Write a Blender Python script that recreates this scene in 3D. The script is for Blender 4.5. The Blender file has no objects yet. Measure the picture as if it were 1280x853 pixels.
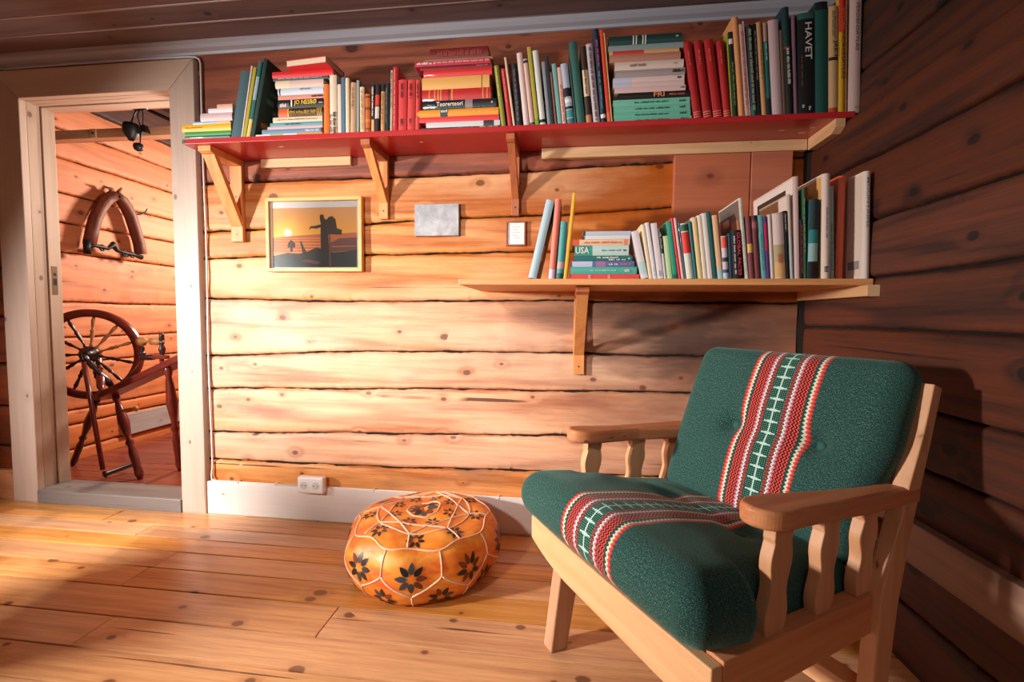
import bpy, bmesh, math, random
from mathutils import Vector, Matrix, noise
C = bpy.context.scene
COL = C.collection
PI = math.pi
# ------------------------------------------------------------------ camera
CAM = Vector((0.0, -2.0, 0.99878))
MR = [[0.9925888743279392, 0.12113595061263738, 0.00966478295500189],
      [0.01633518105516607, -0.054193907831780776, -0.998396805991393],
      [-0.12041797382571076, 0.9911554377710355, -0.05577104765572545]]
FPX = 558.4
cd = bpy.data.cameras.new('camera'); cam = bpy.data.objects.new('camera', cd); COL.objects.link(cam)
cd.sensor_width = 36; cd.lens = FPX/1280*36; cd.clip_start = .01
rx, dn, fw = [Vector(r) for r in MR]
cam.matrix_world = Matrix(((rx.x, -dn.x, -fw.x, CAM.x), (rx.y, -dn.y, -fw.y, CAM.y), (rx.z, -dn.z, -fw.z, CAM.z), (0, 0, 0, 1)))
C.camera = cam
# ------------------------------------------------------------------ world, lights, exposure
w = bpy.data.worlds.new('world'); C.world = w; w.use_nodes = True
w.node_tree.nodes['Background'].inputs[0].default_value = (.62, .66, .74, 1)
w.node_tree.nodes['Background'].inputs[1].default_value = .055
C.view_settings.view_transform = 'Standard'; C.view_settings.look = 'None'
C.view_settings.exposure = 0.0; C.view_settings.gamma = 1; C.view_settings.use_curve_mapping = False

def area(name, loc, target, sx, sy, power, col, spread=180):
    l = bpy.data.lights.new(name, 'AREA'); l.shape = 'RECTANGLE'; l.size = sx; l.size_y = sy
    l.energy = power; l.color = col; l.spread = math.radians(spread)
    o = bpy.data.objects.new(name, l); COL.objects.link(o); o.location = loc
    o.rotation_euler = (Vector(target)-Vector(loc)).to_track_quat('-Z', 'Y').to_euler()
    return o
def spot(name, loc, target, r, power, col, ang, blend):
    l = bpy.data.lights.new(name, 'SPOT'); l.shadow_soft_size = r; l.energy = power; l.color = col
    l.spot_size = math.radians(ang); l.spot_blend = blend
    o = bpy.data.objects.new(name, l); COL.objects.link(o); o.location = loc
    o.rotation_euler = (Vector(target)-Vector(loc)).to_track_quat('-Z', 'Y').to_euler()
    return o
area('window_light', (-3.3, -2.15, 1.32), (-.75, -.1, .35), .20, .24, 52, (1.0, .93, .88), 84)
spot('lamp_light', (-1.25, -2.5, 1.72), (-.58, 0, 1.0), .09, 136, (1.0, .90, .84), 70, 1.0)
area('room_fill', (.3, -3.2, 2.1), (-.2, -.3, 1.0), 1.4, .8, 7, (1.0, .90, .86))  # added soft fill from behind the camera, no lamp stands there
area('hall_light', (-2.15, 2.2, 1.95), (-3.3, 1.0, .9), .30, .30, 85, (1.0, .84, .68))
area('hall_fill', (-1.82, .24, 1.55), (-3.2, .8, 1.75), .10, .5, 9, (1.0, .86, .76))  # added fill hidden behind the right jamb, brightens the hall beam

# ------------------------------------------------------------------ material helpers
def lin(c):
    f = lambda x: x/12.92 if x <= .04045 else ((x+.055)/1.055)**2.4
    return (f(c[0]/255), f(c[1]/255), f(c[2]/255), 1)
MATS = {}
def newmat(name):
    m = bpy.data.materials.new(name); m.use_nodes = True
    nt = m.node_tree; b = nt.nodes['Principled BSDF']
    return m, nt, b
def flat(name, rgb, rough=.55, metal=0, coat=0, spec=.5):
    if name in MATS: return MATS[name]
    m, nt, b = newmat(name)
    b.inputs['Base Color'].default_value = lin(rgb); b.inputs['Roughness'].default_value = rough
    b.inputs['Metallic'].default_value = metal; b.inputs['Coat Weight'].default_value = coat
    b.inputs['Specular IOR Level'].default_value = spec
    MATS[name] = m; return m
class NB:
    def __init__(s, nt): s.nt = nt; s.L = nt.links
    def n(s, t, **k):
        x = s.nt.nodes.new(t)
        for a, b in k.items(): setattr(x, a, b)
        return x
    def link(s, a, b): s.L.new(a, b)
    def setin(s, inp, v):
        if hasattr(v, 'links') or hasattr(v, 'is_output'): s.L.new(v, inp)
        else: inp.default_value = v
    def math(s, op, a, b=None, c=None, clamp=False):
        x = s.n('ShaderNodeMath', operation=op); x.use_clamp = clamp
        s.setin(x.inputs[0], a)
        if b is not None: s.setin(x.inputs[1], b)
        if c is not None: s.setin(x.inputs[2], c)
        return x.outputs[0]
    def vmath(s, op, a, b=None):
        x = s.n('ShaderNodeVectorMath', operation=op); s.setin(x.inputs[0], a)
        if b is not None: s.setin(x.inputs[1], b)
        return x.outputs[0]
    def noise(s, vec, scale, detail=3, rough=.5, dist=0):
        x = s.n('ShaderNodeTexNoise'); s.link(vec, x.inputs['Vector']); x.inputs['Scale'].default_value = scale
        x.inputs['Detail'].default_value = detail; x.inputs['Roughness'].default_value = rough; x.inputs['Distortion'].default_value = dist
        return x.outputs['Fac']
    def ramp(s, fac, stops, interp='LINEAR'):
        x = s.n('ShaderNodeValToRGB'); s.link(fac, x.inputs[0]); cr = x.color_ramp; cr.interpolation = interp
        while len(cr.elements) < len(stops): cr.elements.new(.5)
        for e, (p, c) in zip(cr.elements, stops):
            e.position = p; e.color = c if len(c) == 4 else (c[0], c[1], c[2], 1)
        return x.outputs[0]
    def mix(s, fac, a, b, mode='MIX'):
        x = s.n('ShaderNodeMix', data_type='RGBA', blend_type=mode)
        s.setin(x.inputs[0], fac); s.setin(x.inputs[6], a); s.setin(x.inputs[7], b)
        return x.outputs[2]
    def maprange(s, v, a, b, c=0, d=1):
        x = s.n('ShaderNodeMapRange'); s.setin(x.inputs[0], v)
        for i, q in enumerate((a, b, c, d)): x.inputs[i+1].default_value = q
        return x.outputs[0]

def wood(name, light, dark, axis='x', rough=.55, knots=.5, tone=False, k=1.0, pale=None, pale_amt=0, stain=None, bump=.15, coat=0, contrast=1.0, fine=1.0, rings=.42, patch=None):
    """procedural softwood; axis = direction the grain runs in object space"""
    if name in MATS: return MATS[name]
    m, nt, b = newmat(name); N = NB(nt)
    tc = N.n('ShaderNodeTexCoord').outputs['Object']
    sp0 = N.n('ShaderNodeSeparateXYZ'); N.link(tc, sp0.inputs[0])
    if tone:
        at = N.n('ShaderNodeAttribute', attribute_name='tone'); sep = N.n('ShaderNodeSeparateColor'); N.link(at.outputs['Color'], sep.inputs[0])
        off = N.n('ShaderNodeCombineXYZ')
        N.link(N.math('MULTIPLY', sep.outputs[2], 37.), off.inputs[0]); N.link(N.math('MULTIPLY', sep.outputs[2], 91.), off.inputs[1]); N.link(N.math('MULTIPLY', sep.outputs[2], 13.), off.inputs[2])
        tc = N.vmath('ADD', tc, off.outputs[0])
    def scaled(al, ac):
        mp = N.n('ShaderNodeMapping'); N.link(tc, mp.inputs[0])
        s = {'x': (al, ac, ac), 'y': (ac, al, ac), 'z': (ac, ac, al)}[axis]
        mp.inputs['Scale'].default_value = tuple(q*k for q in s); return mp.outputs[0]
    # knots
    vv = N.n('ShaderNodeTexVoronoi'); vv.voronoi_dimensions = '2D'; vv.inputs['Scale'].default_value = 1.0; vv.inputs['Randomness'].default_value = 1.0
    wob = N.noise(scaled(3, 6), 2.0, 2)
    sp = N.n('ShaderNodeSeparateXYZ'); N.link(tc, sp.inputs[0]); ai = 'xyz'.index(axis); o1, o2 = [sp.outputs[i] for i in range(3) if i != ai]
    ac = N.math('ADD', o1, o2); cmb = N.n('ShaderNodeCombineXYZ'); N.link(N.math('MULTIPLY', sp.outputs[ai], 5.0*k), cmb.inputs[0]); N.link(N.math('MULTIPLY', ac, 7.2*k), cmb.inputs[1])
    N.link(cmb.outputs[0], vv.inputs['Vector'])
    kd = N.math('ADD', vv.outputs['Distance'], N.math('MULTIPLY', N.math('SUBTRACT', wob, .5), .10))
    sc = N.n('ShaderNodeSeparateColor'); N.link(vv.outputs['Color'], sc.inputs[0])
    size = N.math('MULTIPLY', N.math('POWER', sc.outputs[0], 2.6), .11*knots)
    kn = N.math('LESS_THAN', kd, size)
    knot = N.math('MULTIPLY', N.maprange(N.math('SUBTRACT', kd, size), 0.0, .035, 1, 0), N.math('GREATER_THAN', size, .022*knots))
    halo = N.math('MULTIPLY', N.maprange(N.math('SUBTRACT', kd, size), 0.0, .22, 1, 0), N.math('GREATER_THAN', size, .022*knots))
    # growth rings bending round the knots
    base = scaled(1.0, 1.0)
    gn = N.noise(scaled(.55, 5.0), 1.2, 2, .5)
    ph = N.math('ADD', N.math('MULTIPLY', ac, 26.*k), N.math('ADD', N.math('MULTIPLY', gn, 26.), N.math('MULTIPLY', halo, 3.0)))
    ring = N.math('MULTIPLY', N.math('ADD', N.math('SINE', ph), 1), .5)
    ring = N.math('POWER', ring, 2.2)
    fib = N.noise(scaled(3.0, 85.), 1.0, 5, .78)
    fib2 = N.noise(scaled(1.2, 30.), 1.0, 6, .74, .5)
    crk = N.maprange(N.noise(scaled(.7, 46.), 1.0, 2, .5, .2), .70, .73, 0, 1)
    crk = N.math('MULTIPLY', crk, N.maprange(N.noise(scaled(1.2, 3.), 1.7, 2), .48, .56, 0, .8*fine))
    f = N.math('ADD', N.math('MULTIPLY', ring, rings*contrast), N.math('MULTIPLY', N.math('SUBTRACT', fib2, .32), 1.15*contrast))
    f = N.math('ADD', f, N.math('MULTIPLY', N.math('SUBTRACT', fib, .5), 1.0*fine), clamp=True)
    col = N.mix(f, lin(light), lin(dark))
    if pale:
        pf = N.maprange(N.noise(scaled(.8, 3.2), 1.0, 3, .55), .46, .66, 0, pale_amt)
        col = N.mix(pf, col, lin(pale))
    if stain:
        sf = N.maprange(N.noise(scaled(1.1, 5.0), 1.3, 4, .6), .56, .72, 0, .7)
        col = N.mix(sf, col, lin(stain))
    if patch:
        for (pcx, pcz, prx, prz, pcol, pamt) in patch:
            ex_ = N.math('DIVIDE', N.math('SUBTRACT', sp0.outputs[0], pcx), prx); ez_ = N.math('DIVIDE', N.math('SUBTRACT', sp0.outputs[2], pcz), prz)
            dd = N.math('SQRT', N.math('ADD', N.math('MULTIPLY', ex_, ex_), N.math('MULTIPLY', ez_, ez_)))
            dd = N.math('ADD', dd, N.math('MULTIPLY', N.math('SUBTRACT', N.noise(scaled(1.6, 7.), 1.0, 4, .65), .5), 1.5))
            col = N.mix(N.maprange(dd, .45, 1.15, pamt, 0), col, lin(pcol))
    kc = tuple(q*.33 for q in lin(dark)[:3])+(1,)
    col = N.mix(N.math('MULTIPLY', halo, .35), col, lin(dark))
    col = N.mix(N.math('MULTIPLY', knot, .85), col, kc)
    col = N.mix(crk, col, kc)
    if tone:
        hs = N.n('ShaderNodeHueSaturation'); N.link(col, hs.inputs['Color'])
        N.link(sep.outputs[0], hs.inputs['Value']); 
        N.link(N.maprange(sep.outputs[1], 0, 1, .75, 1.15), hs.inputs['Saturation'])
        col = hs.outputs[0]
    N.link(col, b.inputs['Base Color'])
    b.inputs['Roughness'].default_value = rough; b.inputs['Coat Weight'].default_value = coat; b.inputs['Coat Roughness'].default_value = .2
    if bump:
        bp = N.n('ShaderNodeBump'); bp.inputs['Strength'].default_value = bump; bp.inputs['Distance'].default_value = .003
        N.link(N.math('SUBTRACT', N.math('MULTIPLY', f, -1.), knot), bp.inputs['Height']); N.link(bp.outputs[0], b.inputs['Normal'])
    MATS[name] = m; return m

# ------------------------------------------------------------------ mesh helpers
class G:
    """collects geometry, then links it as one mesh object"""
    def __init__(s): s.v = []; s.f = []; s.m = []; s.t = []; s.sm = []; s.uv = {}
    def add(s, vs, fs, mi=0, tone=None, smooth=False, xf=None):
        o = len(s.v)
        if xf is not None: vs = [xf @ Vector(q) for q in vs]
        s.v += [tuple(q) for q in vs]
        for q in fs:
            s.f.append(tuple(o+i for i in q)); s.m.append(mi); s.t.append(tone); s.sm.append(smooth)
        return s
    def box(s, a, b, mi=0, tone=None, bev=0.0, xf=None):
        x0, y0, z0 = [min(a[i], b[i]) for i in range(3)]; x1, y1, z1 = [max(a[i], b[i]) for i in range(3)]
        if bev <= 0:
            vs = [(x0, y0, z0), (x1, y0, z0), (x1, y1, z0), (x0, y1, z0), (x0, y0, z1), (x1, y0, z1), (x1, y1, z1), (x0, y1, z1)]
            return s.add(vs, [(0, 3, 2, 1), (4, 5, 6, 7), (0, 1, 5, 4), (1, 2, 6, 5), (2, 3, 7, 6), (3, 0, 4, 7)], mi, tone, False, xf)
        bm = bmesh.new(); bmesh.ops.create_cube(bm, size=1)
        for v in bm.verts: v.co = Vector(((x0+x1)/2+v.co.x*(x1-x0), (y0+y1)/2+v.co.y*(y1-y0), (z0+z1)/2+v.co.z*(z1-z0)))
        bmesh.ops.bevel(bm, geom=bm.edges[:], offset=min(bev, .45*min(x1-x0, y1-y0, z1-z0)), segments=2, affect='EDGES', profile=.5)
        return s.addbm(bm, mi, tone, False, xf)
    def addbm(s, bm, mi=0, tone=None, smooth=False, xf=None):
        bm.verts.index_update(); bm.normal_update()
        s.add([v.co.copy() for v in bm.verts], [[v.index for v in f.verts] for f in bm.faces], mi, tone, smooth, xf); bm.free(); return s
    def prism(s, poly, axis, a, b, mi=0, tone=None, bev=0.0, xf=None, smooth=False):
        """poly = list of 2D points in the plane across axis (x:(y,z) y:(x,z) z:(x,y))"""
        def P(u, q): return {'x': (q, u[0], u[1]), 'y': (u[0], q, u[1]), 'z': (u[0], u[1], q)}[axis]
        bm = bmesh.new()
        va = [bm.verts.new(P(u, a)) for u in poly]; vb = [bm.verts.new(P(u, b)) for u in poly]
        n = len(poly); bm.faces.new(va); bm.faces.new(vb[::-1])
        for i in range(n): bm.faces.new((va[i], vb[i], vb[(i+1) % n], va[(i+1) % n]))
        bmesh.ops.recalc_face_normals(bm, faces=bm.faces[:])
        if bev: bmesh.ops.bevel(bm, geom=bm.edges[:], offset=bev, segments=2, affect='EDGES', profile=.5)
        return s.addbm(bm, mi, tone, smooth, xf)
    def tube(s, pts, r, mi=0, seg=8, tone=None, closed=False, xf=None, caps=True):
        pts = [Vector(p) for p in pts]; n = len(pts); rr = r if isinstance(r, (list, tuple)) else [r]*n
        vs = []; fs = []; prev = None
        for i, p in enumerate(pts):
            if closed: t = pts[(i+1) % n]-pts[i-1]
            else: t = pts[min(i+1, n-1)]-pts[max(i-1, 0)]
            if t.length < 1e-9: t = Vector((0, 0, 1))
            t.normalize()
            if prev is None:
                u = t.orthogonal().normalized()
            else:
                u = prev-t*prev.dot(t); u = u.normalized() if u.length > 1e-6 else t.orthogonal().normalized()
            prev = u; w2 = t.cross(u)
            for k in range(seg):
                a = 2*PI*k/seg; vs.append(p+(u*math.cos(a)+w2*math.sin(a))*rr[i])
        m = n if closed else n-1
        for i in range(m):
            for k in range(seg):
                a = i*seg+k; b = i*seg+(k+1) % seg; c = ((i+1) % n)*seg+(k+1) % seg; d = ((i+1) % n)*seg+k
                fs.append((a, b, c, d))
        if not closed and caps:
            fs.append(tuple(range(seg))[::-1]); fs.append(tuple((n-1)*seg+k for k in range(seg)))
        s.add(vs, fs, mi, tone, True, xf)
        if not closed and caps: s.sm[-1] = False; s.sm[-2] = False
        return s
    def lathe(s, p0, p1, prof, mi=0, seg=14, tone=None, xf=None):
        """turned piece from p0 to p1, prof = [(t, r)...]"""
        p0 = Vector(p0); p1 = Vector(p1)
        return s.tube([p0.lerp(p1, t) for t, r in prof], [r for t, r in prof], mi, seg, tone, False, xf)
    def build(s, name, mats, parent=None, loc=(0, 0, 0), rot=(0, 0, 0), smooth_angle=None, local=False):
        """verts are in world space unless local; they are stored relative to loc (top level) or to the parent's origin"""
        me = bpy.data.meshes.new(name)
        org = Vector((0, 0, 0))
        if not local:
            org = Vector(loc) if parent is None else Vector(parent.matrix_basis.translation)
        me.from_pydata([tuple(Vector(q)-org) for q in s.v], [], s.f); 
        if not isinstance(mats, (list, tuple)): mats = [mats]
        for q in mats: me.materials.append(q)
        me.polygons.foreach_set('material_index', s.m); me.polygons.foreach_set('use_smooth', s.sm)
        if any(t is not None for t in s.t):
            ca = me.color_attributes.new('tone', 'FLOAT_COLOR', 'CORNER')
            for p in me.polygons:
                t = s.t[p.index] or (1, .5, 0)
                for li in p.loop_indices: ca.data[li].color = (t[0], t[1], t[2], 1)
        me.update()
        o = bpy.data.objects.new(name, me); COL.objects.link(o)
        if parent is None:
            o.location = loc; o.rotation_euler = rot
        else:
            o.parent = parent
        return o
def empty(name, loc=(0, 0, 0), rot=(0, 0, 0)):
    o = bpy.data.objects.new(name, None); COL.objects.link(o); o.location = loc; o.rotation_euler = rot; o.empty_display_size = .1
    return o
def tag(o, label=None, cat=None, group=None, kind=None):
    if label: o['label'] = label
    if cat: o['category'] = cat
    if group: o['group'] = group
    if kind: o['kind'] = kind
    return o
# a pixel of the photograph to a point on a real plane of the room (measuring aid for positions)
def ray(px, py):
    d = Vector(((px-640)/FPX, (py-426.5)/FPX, 1.0))
    return rx*d.x+dn*d.y+fw*d.z
def onY(px, py, y=0.0):
    r = ray(px, py); return CAM+r*((y-CAM.y)/r.y)
def onX(px, py, x):
    r = ray(px, py); return CAM+r*((x-CAM.x)/r.x)
XR = 0.9857
# ================================================================== the room
rnd = random.Random(7)
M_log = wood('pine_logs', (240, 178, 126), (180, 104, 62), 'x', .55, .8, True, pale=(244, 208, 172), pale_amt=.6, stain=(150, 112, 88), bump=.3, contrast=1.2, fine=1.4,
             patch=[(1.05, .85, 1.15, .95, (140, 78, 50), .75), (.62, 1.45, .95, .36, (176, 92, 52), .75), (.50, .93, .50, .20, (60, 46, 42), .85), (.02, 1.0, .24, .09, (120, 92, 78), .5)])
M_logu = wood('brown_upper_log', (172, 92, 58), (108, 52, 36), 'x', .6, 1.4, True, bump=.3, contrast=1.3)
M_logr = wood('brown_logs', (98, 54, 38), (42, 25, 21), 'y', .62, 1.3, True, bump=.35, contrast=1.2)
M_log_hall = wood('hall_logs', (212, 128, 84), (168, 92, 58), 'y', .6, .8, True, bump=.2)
M_seam = flat('dark_gap', (42, 30, 26), .9)  # dark lining for log seams, plank gaps and wall cores
M_oak = flat('oakum', (190, 165, 140), .95)

def log_face(g, axis, pos, nrm, u0, u1, seams, mi=0, step=.018, z_top=2.4, seed=0, tones=None, groove=.022, mats_=None, offs=None):
    pos0 = pos
    """log wall face on a vertical plane. axis 'x': plane y=pos, u=x; axis 'y': plane x=pos, u=y. nrm = sign of the side the room is on"""
    rs = random.Random(seed); n = max(2, int(abs(u1-u0)/step)); us = [u0+(u1-u0)*i/n for i in range(n+1)]
    dl = [0, .0028, .0055, .010, .018, .040]
    def seam(k, u):
        s = seams[k]
        z = s if not isinstance(s, (list, tuple)) else None
        if z is None:
            z = s[-1][1]
            for (a, za), (b, zb) in zip(s[:-1], s[1:]):
                if u <= b: z = za+(zb-za)*max(0, (u-a))/(b-a) if u > a else za; break
        return z+.006*noise.noise(Vector((u*2.3, k*7.1+seed, 0)))+.0035*noise.noise(Vector((u*11, k*3.7+seed, 5)))
    for k in range(len(seams)-1):
        pos = pos0+(offs[k] if offs else 0)
        tone = tones[k] if tones else (rs.uniform(.9, 1.08), rs.uniform(.3, .9), rs.random())
        vs = []; fs = []
        for i, u in enumerate(us):
            za, zb = seam(k, u), seam(k+1, u)
            gw = max(.5, 1.0+1.6*noise.noise(Vector((u*9, k*5.3+seed, 1)))+1.2*noise.noise(Vector((u*37, k*2.1, seed))))
            H_ = zb-za; zs_ = [za+min(q*gw, H_*.45) for q in dl]+[za+H_*.5]+[zb-min(q*gw, H_*.45) for q in dl[::-1]]
            for z in zs_:
                e_ = max(0, min(z-za, zb-z))
                d = groove*math.exp(-(e_/.0045)**1.4)+.004*math.exp(-e_/.018) + .0035*(noise.noise(Vector((u*3, z*9, seed)))+.6*noise.noise(Vector((u*14, z*20, seed))))
                d = max(d, 0.0)
                vs.append((u, pos-nrm*d, z) if axis == 'x' else (pos-nrm*d, u, z))
        m = 2*len(dl)+1; mk_ = mats_[k] if mats_ else mi
        for i in range(n):
            for j in range(m-1):
                q = (i*m+j, (i+1)*m+j, (i+1)*m+j+1, i*m+j+1)
                flip = (axis == 'x' and nrm > 0) or (axis == 'y' and nrm < 0)
                if u1 < u0: flip = not flip
                fs.append(q[::-1] if flip else q)
        g.add(vs, fs, mk_, tone, True)
        for q_ in range(len(g.m)-len(fs), len(g.m)):
            if (q_-(len(g.m)-len(fs))) % (m-1) in (0, m-2): g.m[q_] = 1

# --- back wall (logs run along x, the room is on the -y side)
S_A = [(-1.74, 1.622), (-1.53, 1.628), (-.83, 1.628), (-.26, 1.640), (.44, 1.660), (1, 1.665)]
S_B = [(-1.75, 1.397), (-.94, 1.419), (-.48, 1.441), (-.03, 1.444), (.44, 1.473), (1, 1.478)]
S_C = [(-1.75, 1.266), (-.92, 1.281), (1, 1.285)]
S_D = [(-1.74, 1.068), (-1.04, 1.060), (-.03, 1.069), (.58, 1.062), (1, 1.061)]
S_E = [(-1.75, .792), (-.92, .828), (.20, .835), (1, .833)]
S_F = [(-1.74, .626), (-.54, .653), (.19, .668), (1, .666)]
S_G = [(-1.74, .405), (-.54, .443), (-.03, .461), (1, .465)]
S_H = [(-1.74, .271), (-.85, .272), (-.20, .287), (1, .30)]
g = G()
T = lambda v, s: (v, s, rnd.random())
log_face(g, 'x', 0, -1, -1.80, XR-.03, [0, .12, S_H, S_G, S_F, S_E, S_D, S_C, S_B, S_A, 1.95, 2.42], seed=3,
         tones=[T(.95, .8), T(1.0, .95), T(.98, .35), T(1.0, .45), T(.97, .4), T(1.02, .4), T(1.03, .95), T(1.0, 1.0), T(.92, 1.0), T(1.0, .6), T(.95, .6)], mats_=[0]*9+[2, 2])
log_face(g, 'x', 0, -1, -4.0, -2.80, [0, .10, .284, .50, .72, .97, 1.22, 1.5, 1.8, 2.1, 2.42], seed=9, tones=[T(.62, .9)]*10, mats_=[2]*10)
log_face(g, 'x', 0, -1, -2.85, -1.75, [2.095, 2.2, 2.42], seed=5)
# core of the wall behind the log faces
for a, b in (((-4.0, .024, 0), (-2.76, .12, 2.42)), ((-1.87, .024, 0), (XR+.06, .12, 2.42)), ((-2.77, .024, 2.10), (-1.86, .12, 2.42))):
    g.box(a, b, 1)
g.box((XR-.03, .004, 0), (XR+.06, .03, 2.42), 1)
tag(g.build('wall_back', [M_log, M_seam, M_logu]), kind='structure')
# --- right wall (logs run along y)
g = G()
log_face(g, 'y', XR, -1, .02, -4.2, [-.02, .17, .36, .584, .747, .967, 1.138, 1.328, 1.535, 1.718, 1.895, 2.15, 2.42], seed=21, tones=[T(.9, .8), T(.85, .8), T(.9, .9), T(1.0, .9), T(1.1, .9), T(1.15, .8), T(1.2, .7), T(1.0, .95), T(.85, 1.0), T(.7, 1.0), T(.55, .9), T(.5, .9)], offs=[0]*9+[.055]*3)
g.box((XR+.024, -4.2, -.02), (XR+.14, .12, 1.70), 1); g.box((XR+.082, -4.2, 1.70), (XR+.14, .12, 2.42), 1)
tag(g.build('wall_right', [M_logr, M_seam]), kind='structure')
# --- left wall and the wall behind the camera (never in view, they close the room)
M_logl = wood('side_logs', (176, 112, 74), (120, 72, 46), 'y', .6, .8, True, bump=.2)
g = G(); log_face(g, 'y', -4.0, 1, -4.2, .02, [0, .25, .5, .75, 1.0, 1.25, 1.5, 1.75, 2.0, 2.42], seed=31, step=.2)
g.box((-4.14, -4.2, 0), (-4.024, .12, 2.42), 1)
tag(g.build('wall_left', [M_logl, M_seam]), kind='structure')

# --- floor: wide pine planks along x
M_floor = wood('floor_pine', (238, 176, 110), (180, 108, 58), 'x', .34, .9, True, coat=.25, bump=.12, contrast=1.25, rings=.16, fine=1.7)
g = G(); ys = [.12, -.03, -.16, -.262, -.365, -.480, -.603, -.750, -.885]
while ys[-1] > -4.2: ys.append(ys[-1]-rnd.uniform(.115, .145))
for a, b in zip(ys[:-1], ys[1:]):
    cuts = [-4.1]; x = rnd.uniform(-3.8, -1.5)
    if abs(a+.603) < .01: x = -.756
    while x < XR: cuts.append(x); x += rnd.uniform(1.6, 3.2)
    cuts.append(XR+.03)
    for c, d in zip(cuts[:-1], cuts[1:]):
        g.box((c+.0014, b+.0026, -.03), (d-.0014, a-.0026, 0), 0, (rnd.uniform(.86, 1.08), rnd.uniform(.3, .9), rnd.random()), bev=.0018)
g.box((-4.1, -4.3, -.06), (XR+.05, .12, -.0295), 1)
tag(g.build('floor', [M_floor, M_seam]), kind='structure')

# --- ceiling: painted-out boards along x with small beads between them
M_ceil = wood('ceiling_board', (128, 102, 98), (90, 68, 68), 'x', .5, .6, True, bump=.08, contrast=.8)
M_bevel_hl = flat('ceiling_bevel_highlight', (176, 156, 152), .45)  # pale colour paints in the highlight of bevels catching light
CZ = 2.268
g = G(); y = -.04; yy = [.12, -.04]
while yy[-1] > -4.2: yy.append(yy[-1]-.1135)
for a, b in zip(yy[:-1], yy[1:]):
    g.box((-4.1, b+.004, CZ), (XR+.06, a-.004, CZ+.02), 0, (rnd.uniform(.93, 1.05), rnd.uniform(.4, .6), rnd.random()), bev=.002)
    g.tube([(-4.1, b, CZ+.003), (XR+.06, b, CZ+.001)], .0055, 1, 6)
g.box((-4.1, -4.3, CZ+.019), (XR+.05, .12, CZ+.05), 0)
tag(g.build('ceiling', [M_ceil, M_bevel_hl]), kind='structure')
# cornice
M_trimw = flat('cornice_paint', (176, 176, 186), .4)
M_white = wood('white_stained_pine', (238, 222, 208), (222, 200, 182), 'x', .5, .6, bump=.05, contrast=.6)
g = G(); prof = [(0, 2.222), (-.008, 2.222), (-.012, 2.232), (-.030, 2.240), (-.040, 2.252), (-.042, CZ), (0, CZ)]
g.prism(prof, 'x', -4.0, XR+.05, 0)
tag(g.build('trim_1', [M_trimw]), kind='structure')
# baseboards
M_basew = wood('white_skirting', (240, 234, 228), (224, 212, 202), 'x', .45, .3, bump=.03, contrast=.4)
g = G(); g.box((-1.77, -.020, 0), (XR-.002, .006, .164), 0, bev=.003)
tag(g.build('baseboard_back', [M_basew]), kind='structure')
M_skl = wood('skirting_left', (214, 150, 104), (180, 116, 74), 'x', .5, .5, bump=.08)
g = G(); g.box((-4.0, -.020, 0), (-2.889, .006, .160), 0, bev=.003)
tag(g.build('baseboard_left', [M_skl]), kind='structure')
M_rail = wood('grey_pine_rail', (176, 138, 116), (130, 98, 82), 'y', .5, .6, bump=.1)
g = G(); g.box((XR-.026, -4.2, .320), (XR+.006, -.004, .438), 0, bev=.003)
tag(g.build('trim_2', [M_rail]), kind='structure')
# plywood panels boxing the log joint in the corner
M_ply = wood('red_ply', (196, 112, 74), (160, 84, 56), 'x', .6, .3, True, k=.6, bump=.12)
g = G()
g.box((.438, -.030, 1.135), (.737, .010, 1.677), 0, (1.0, .6, .1), bev=.002)
g.box((.741, -.033, 1.135), (.898, .010, 1.677), 0, (1.05, .5, .7), bev=.002)
tag(g.build('trim_3', [M_ply]), kind='structure')

# --- the doorway
M_cas = wood('pale_casing_pine', (206, 184, 168), (184, 156, 138), 'z', .5, .55, bump=.05, contrast=.6)
M_cash = wood('pale_casing_pine_head', (214, 190, 170), (194, 166, 146), 'x', .5, .55, bump=.05, contrast=.6)
M_jamb = wood('jamb_pine', (196, 172, 152), (166, 138, 118), 'z', .5, .5, bump=.05, contrast=.6)
M_line = flat('shadow_line', (60, 44, 40), .9)
M_thr = wood('grey_threshold', (128, 120, 116), (100, 92, 88), 'x', .42, .3, bump=.1)
xl0, xl1, xr0, xr1, zt0, zt1 = -2.878, -2.728, -1.895, -1.764, 2.058, 2.196
door = G()
door.prism([(xl0, 0), (xl1, 0), (xl1, zt0), (xl0, zt1)], 'y', -.028, 0.004, 0, bev=.003)
d1 = door.build('door_1', [M_cas]); tag(d1, 'pale pine doorway casing, left upright', kind='structure')
g = G(); g.prism([(xr0, 0), (xr1, 0), (xr1, zt1), (xr0, zt0)], 'y', -.028, .004, 0, bev=.003); g.build('casing_right', [M_cas], d1)
g = G(); g.prism([(xl0+.002, zt1), (xl1+.001, zt0+.001), (xr0-.001, zt0+.001), (xr1-.002, zt1)], 'y', -.028, .004, 0, bev=.003); g.build('casing_head', [M_cash], d1)
g = G(); g.box((xl1-.03, .004, 0), (xl1, .062, zt0+.03), 0, bev=.002); g.box((xl1-.03, .066, 0), (xl1+.006, .125, zt0+.03), 0, bev=.002); g.build('jamb_left', [M_jamb], d1)
g = G(); g.box((xr0, .004, 0), (xr0+.03, .125, zt0+.03), 0, bev=.002); g.build('jamb_right', [M_jamb], d1)
g = G(); g.box((xl1, .004, zt0), (xr0, .062, zt0+.03), 0, bev=.002); g.box((xl1, .066, zt0-.005), (xr0, .125, zt0+.03), 0, bev=.002); g.build('jamb_head', [M_cash], d1)
g = G(); g.box((xl1, -.034, 0.0), (xr0, .125, .068), 0, bev=.004); g.build('threshold', [M_thr], d1)
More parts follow.
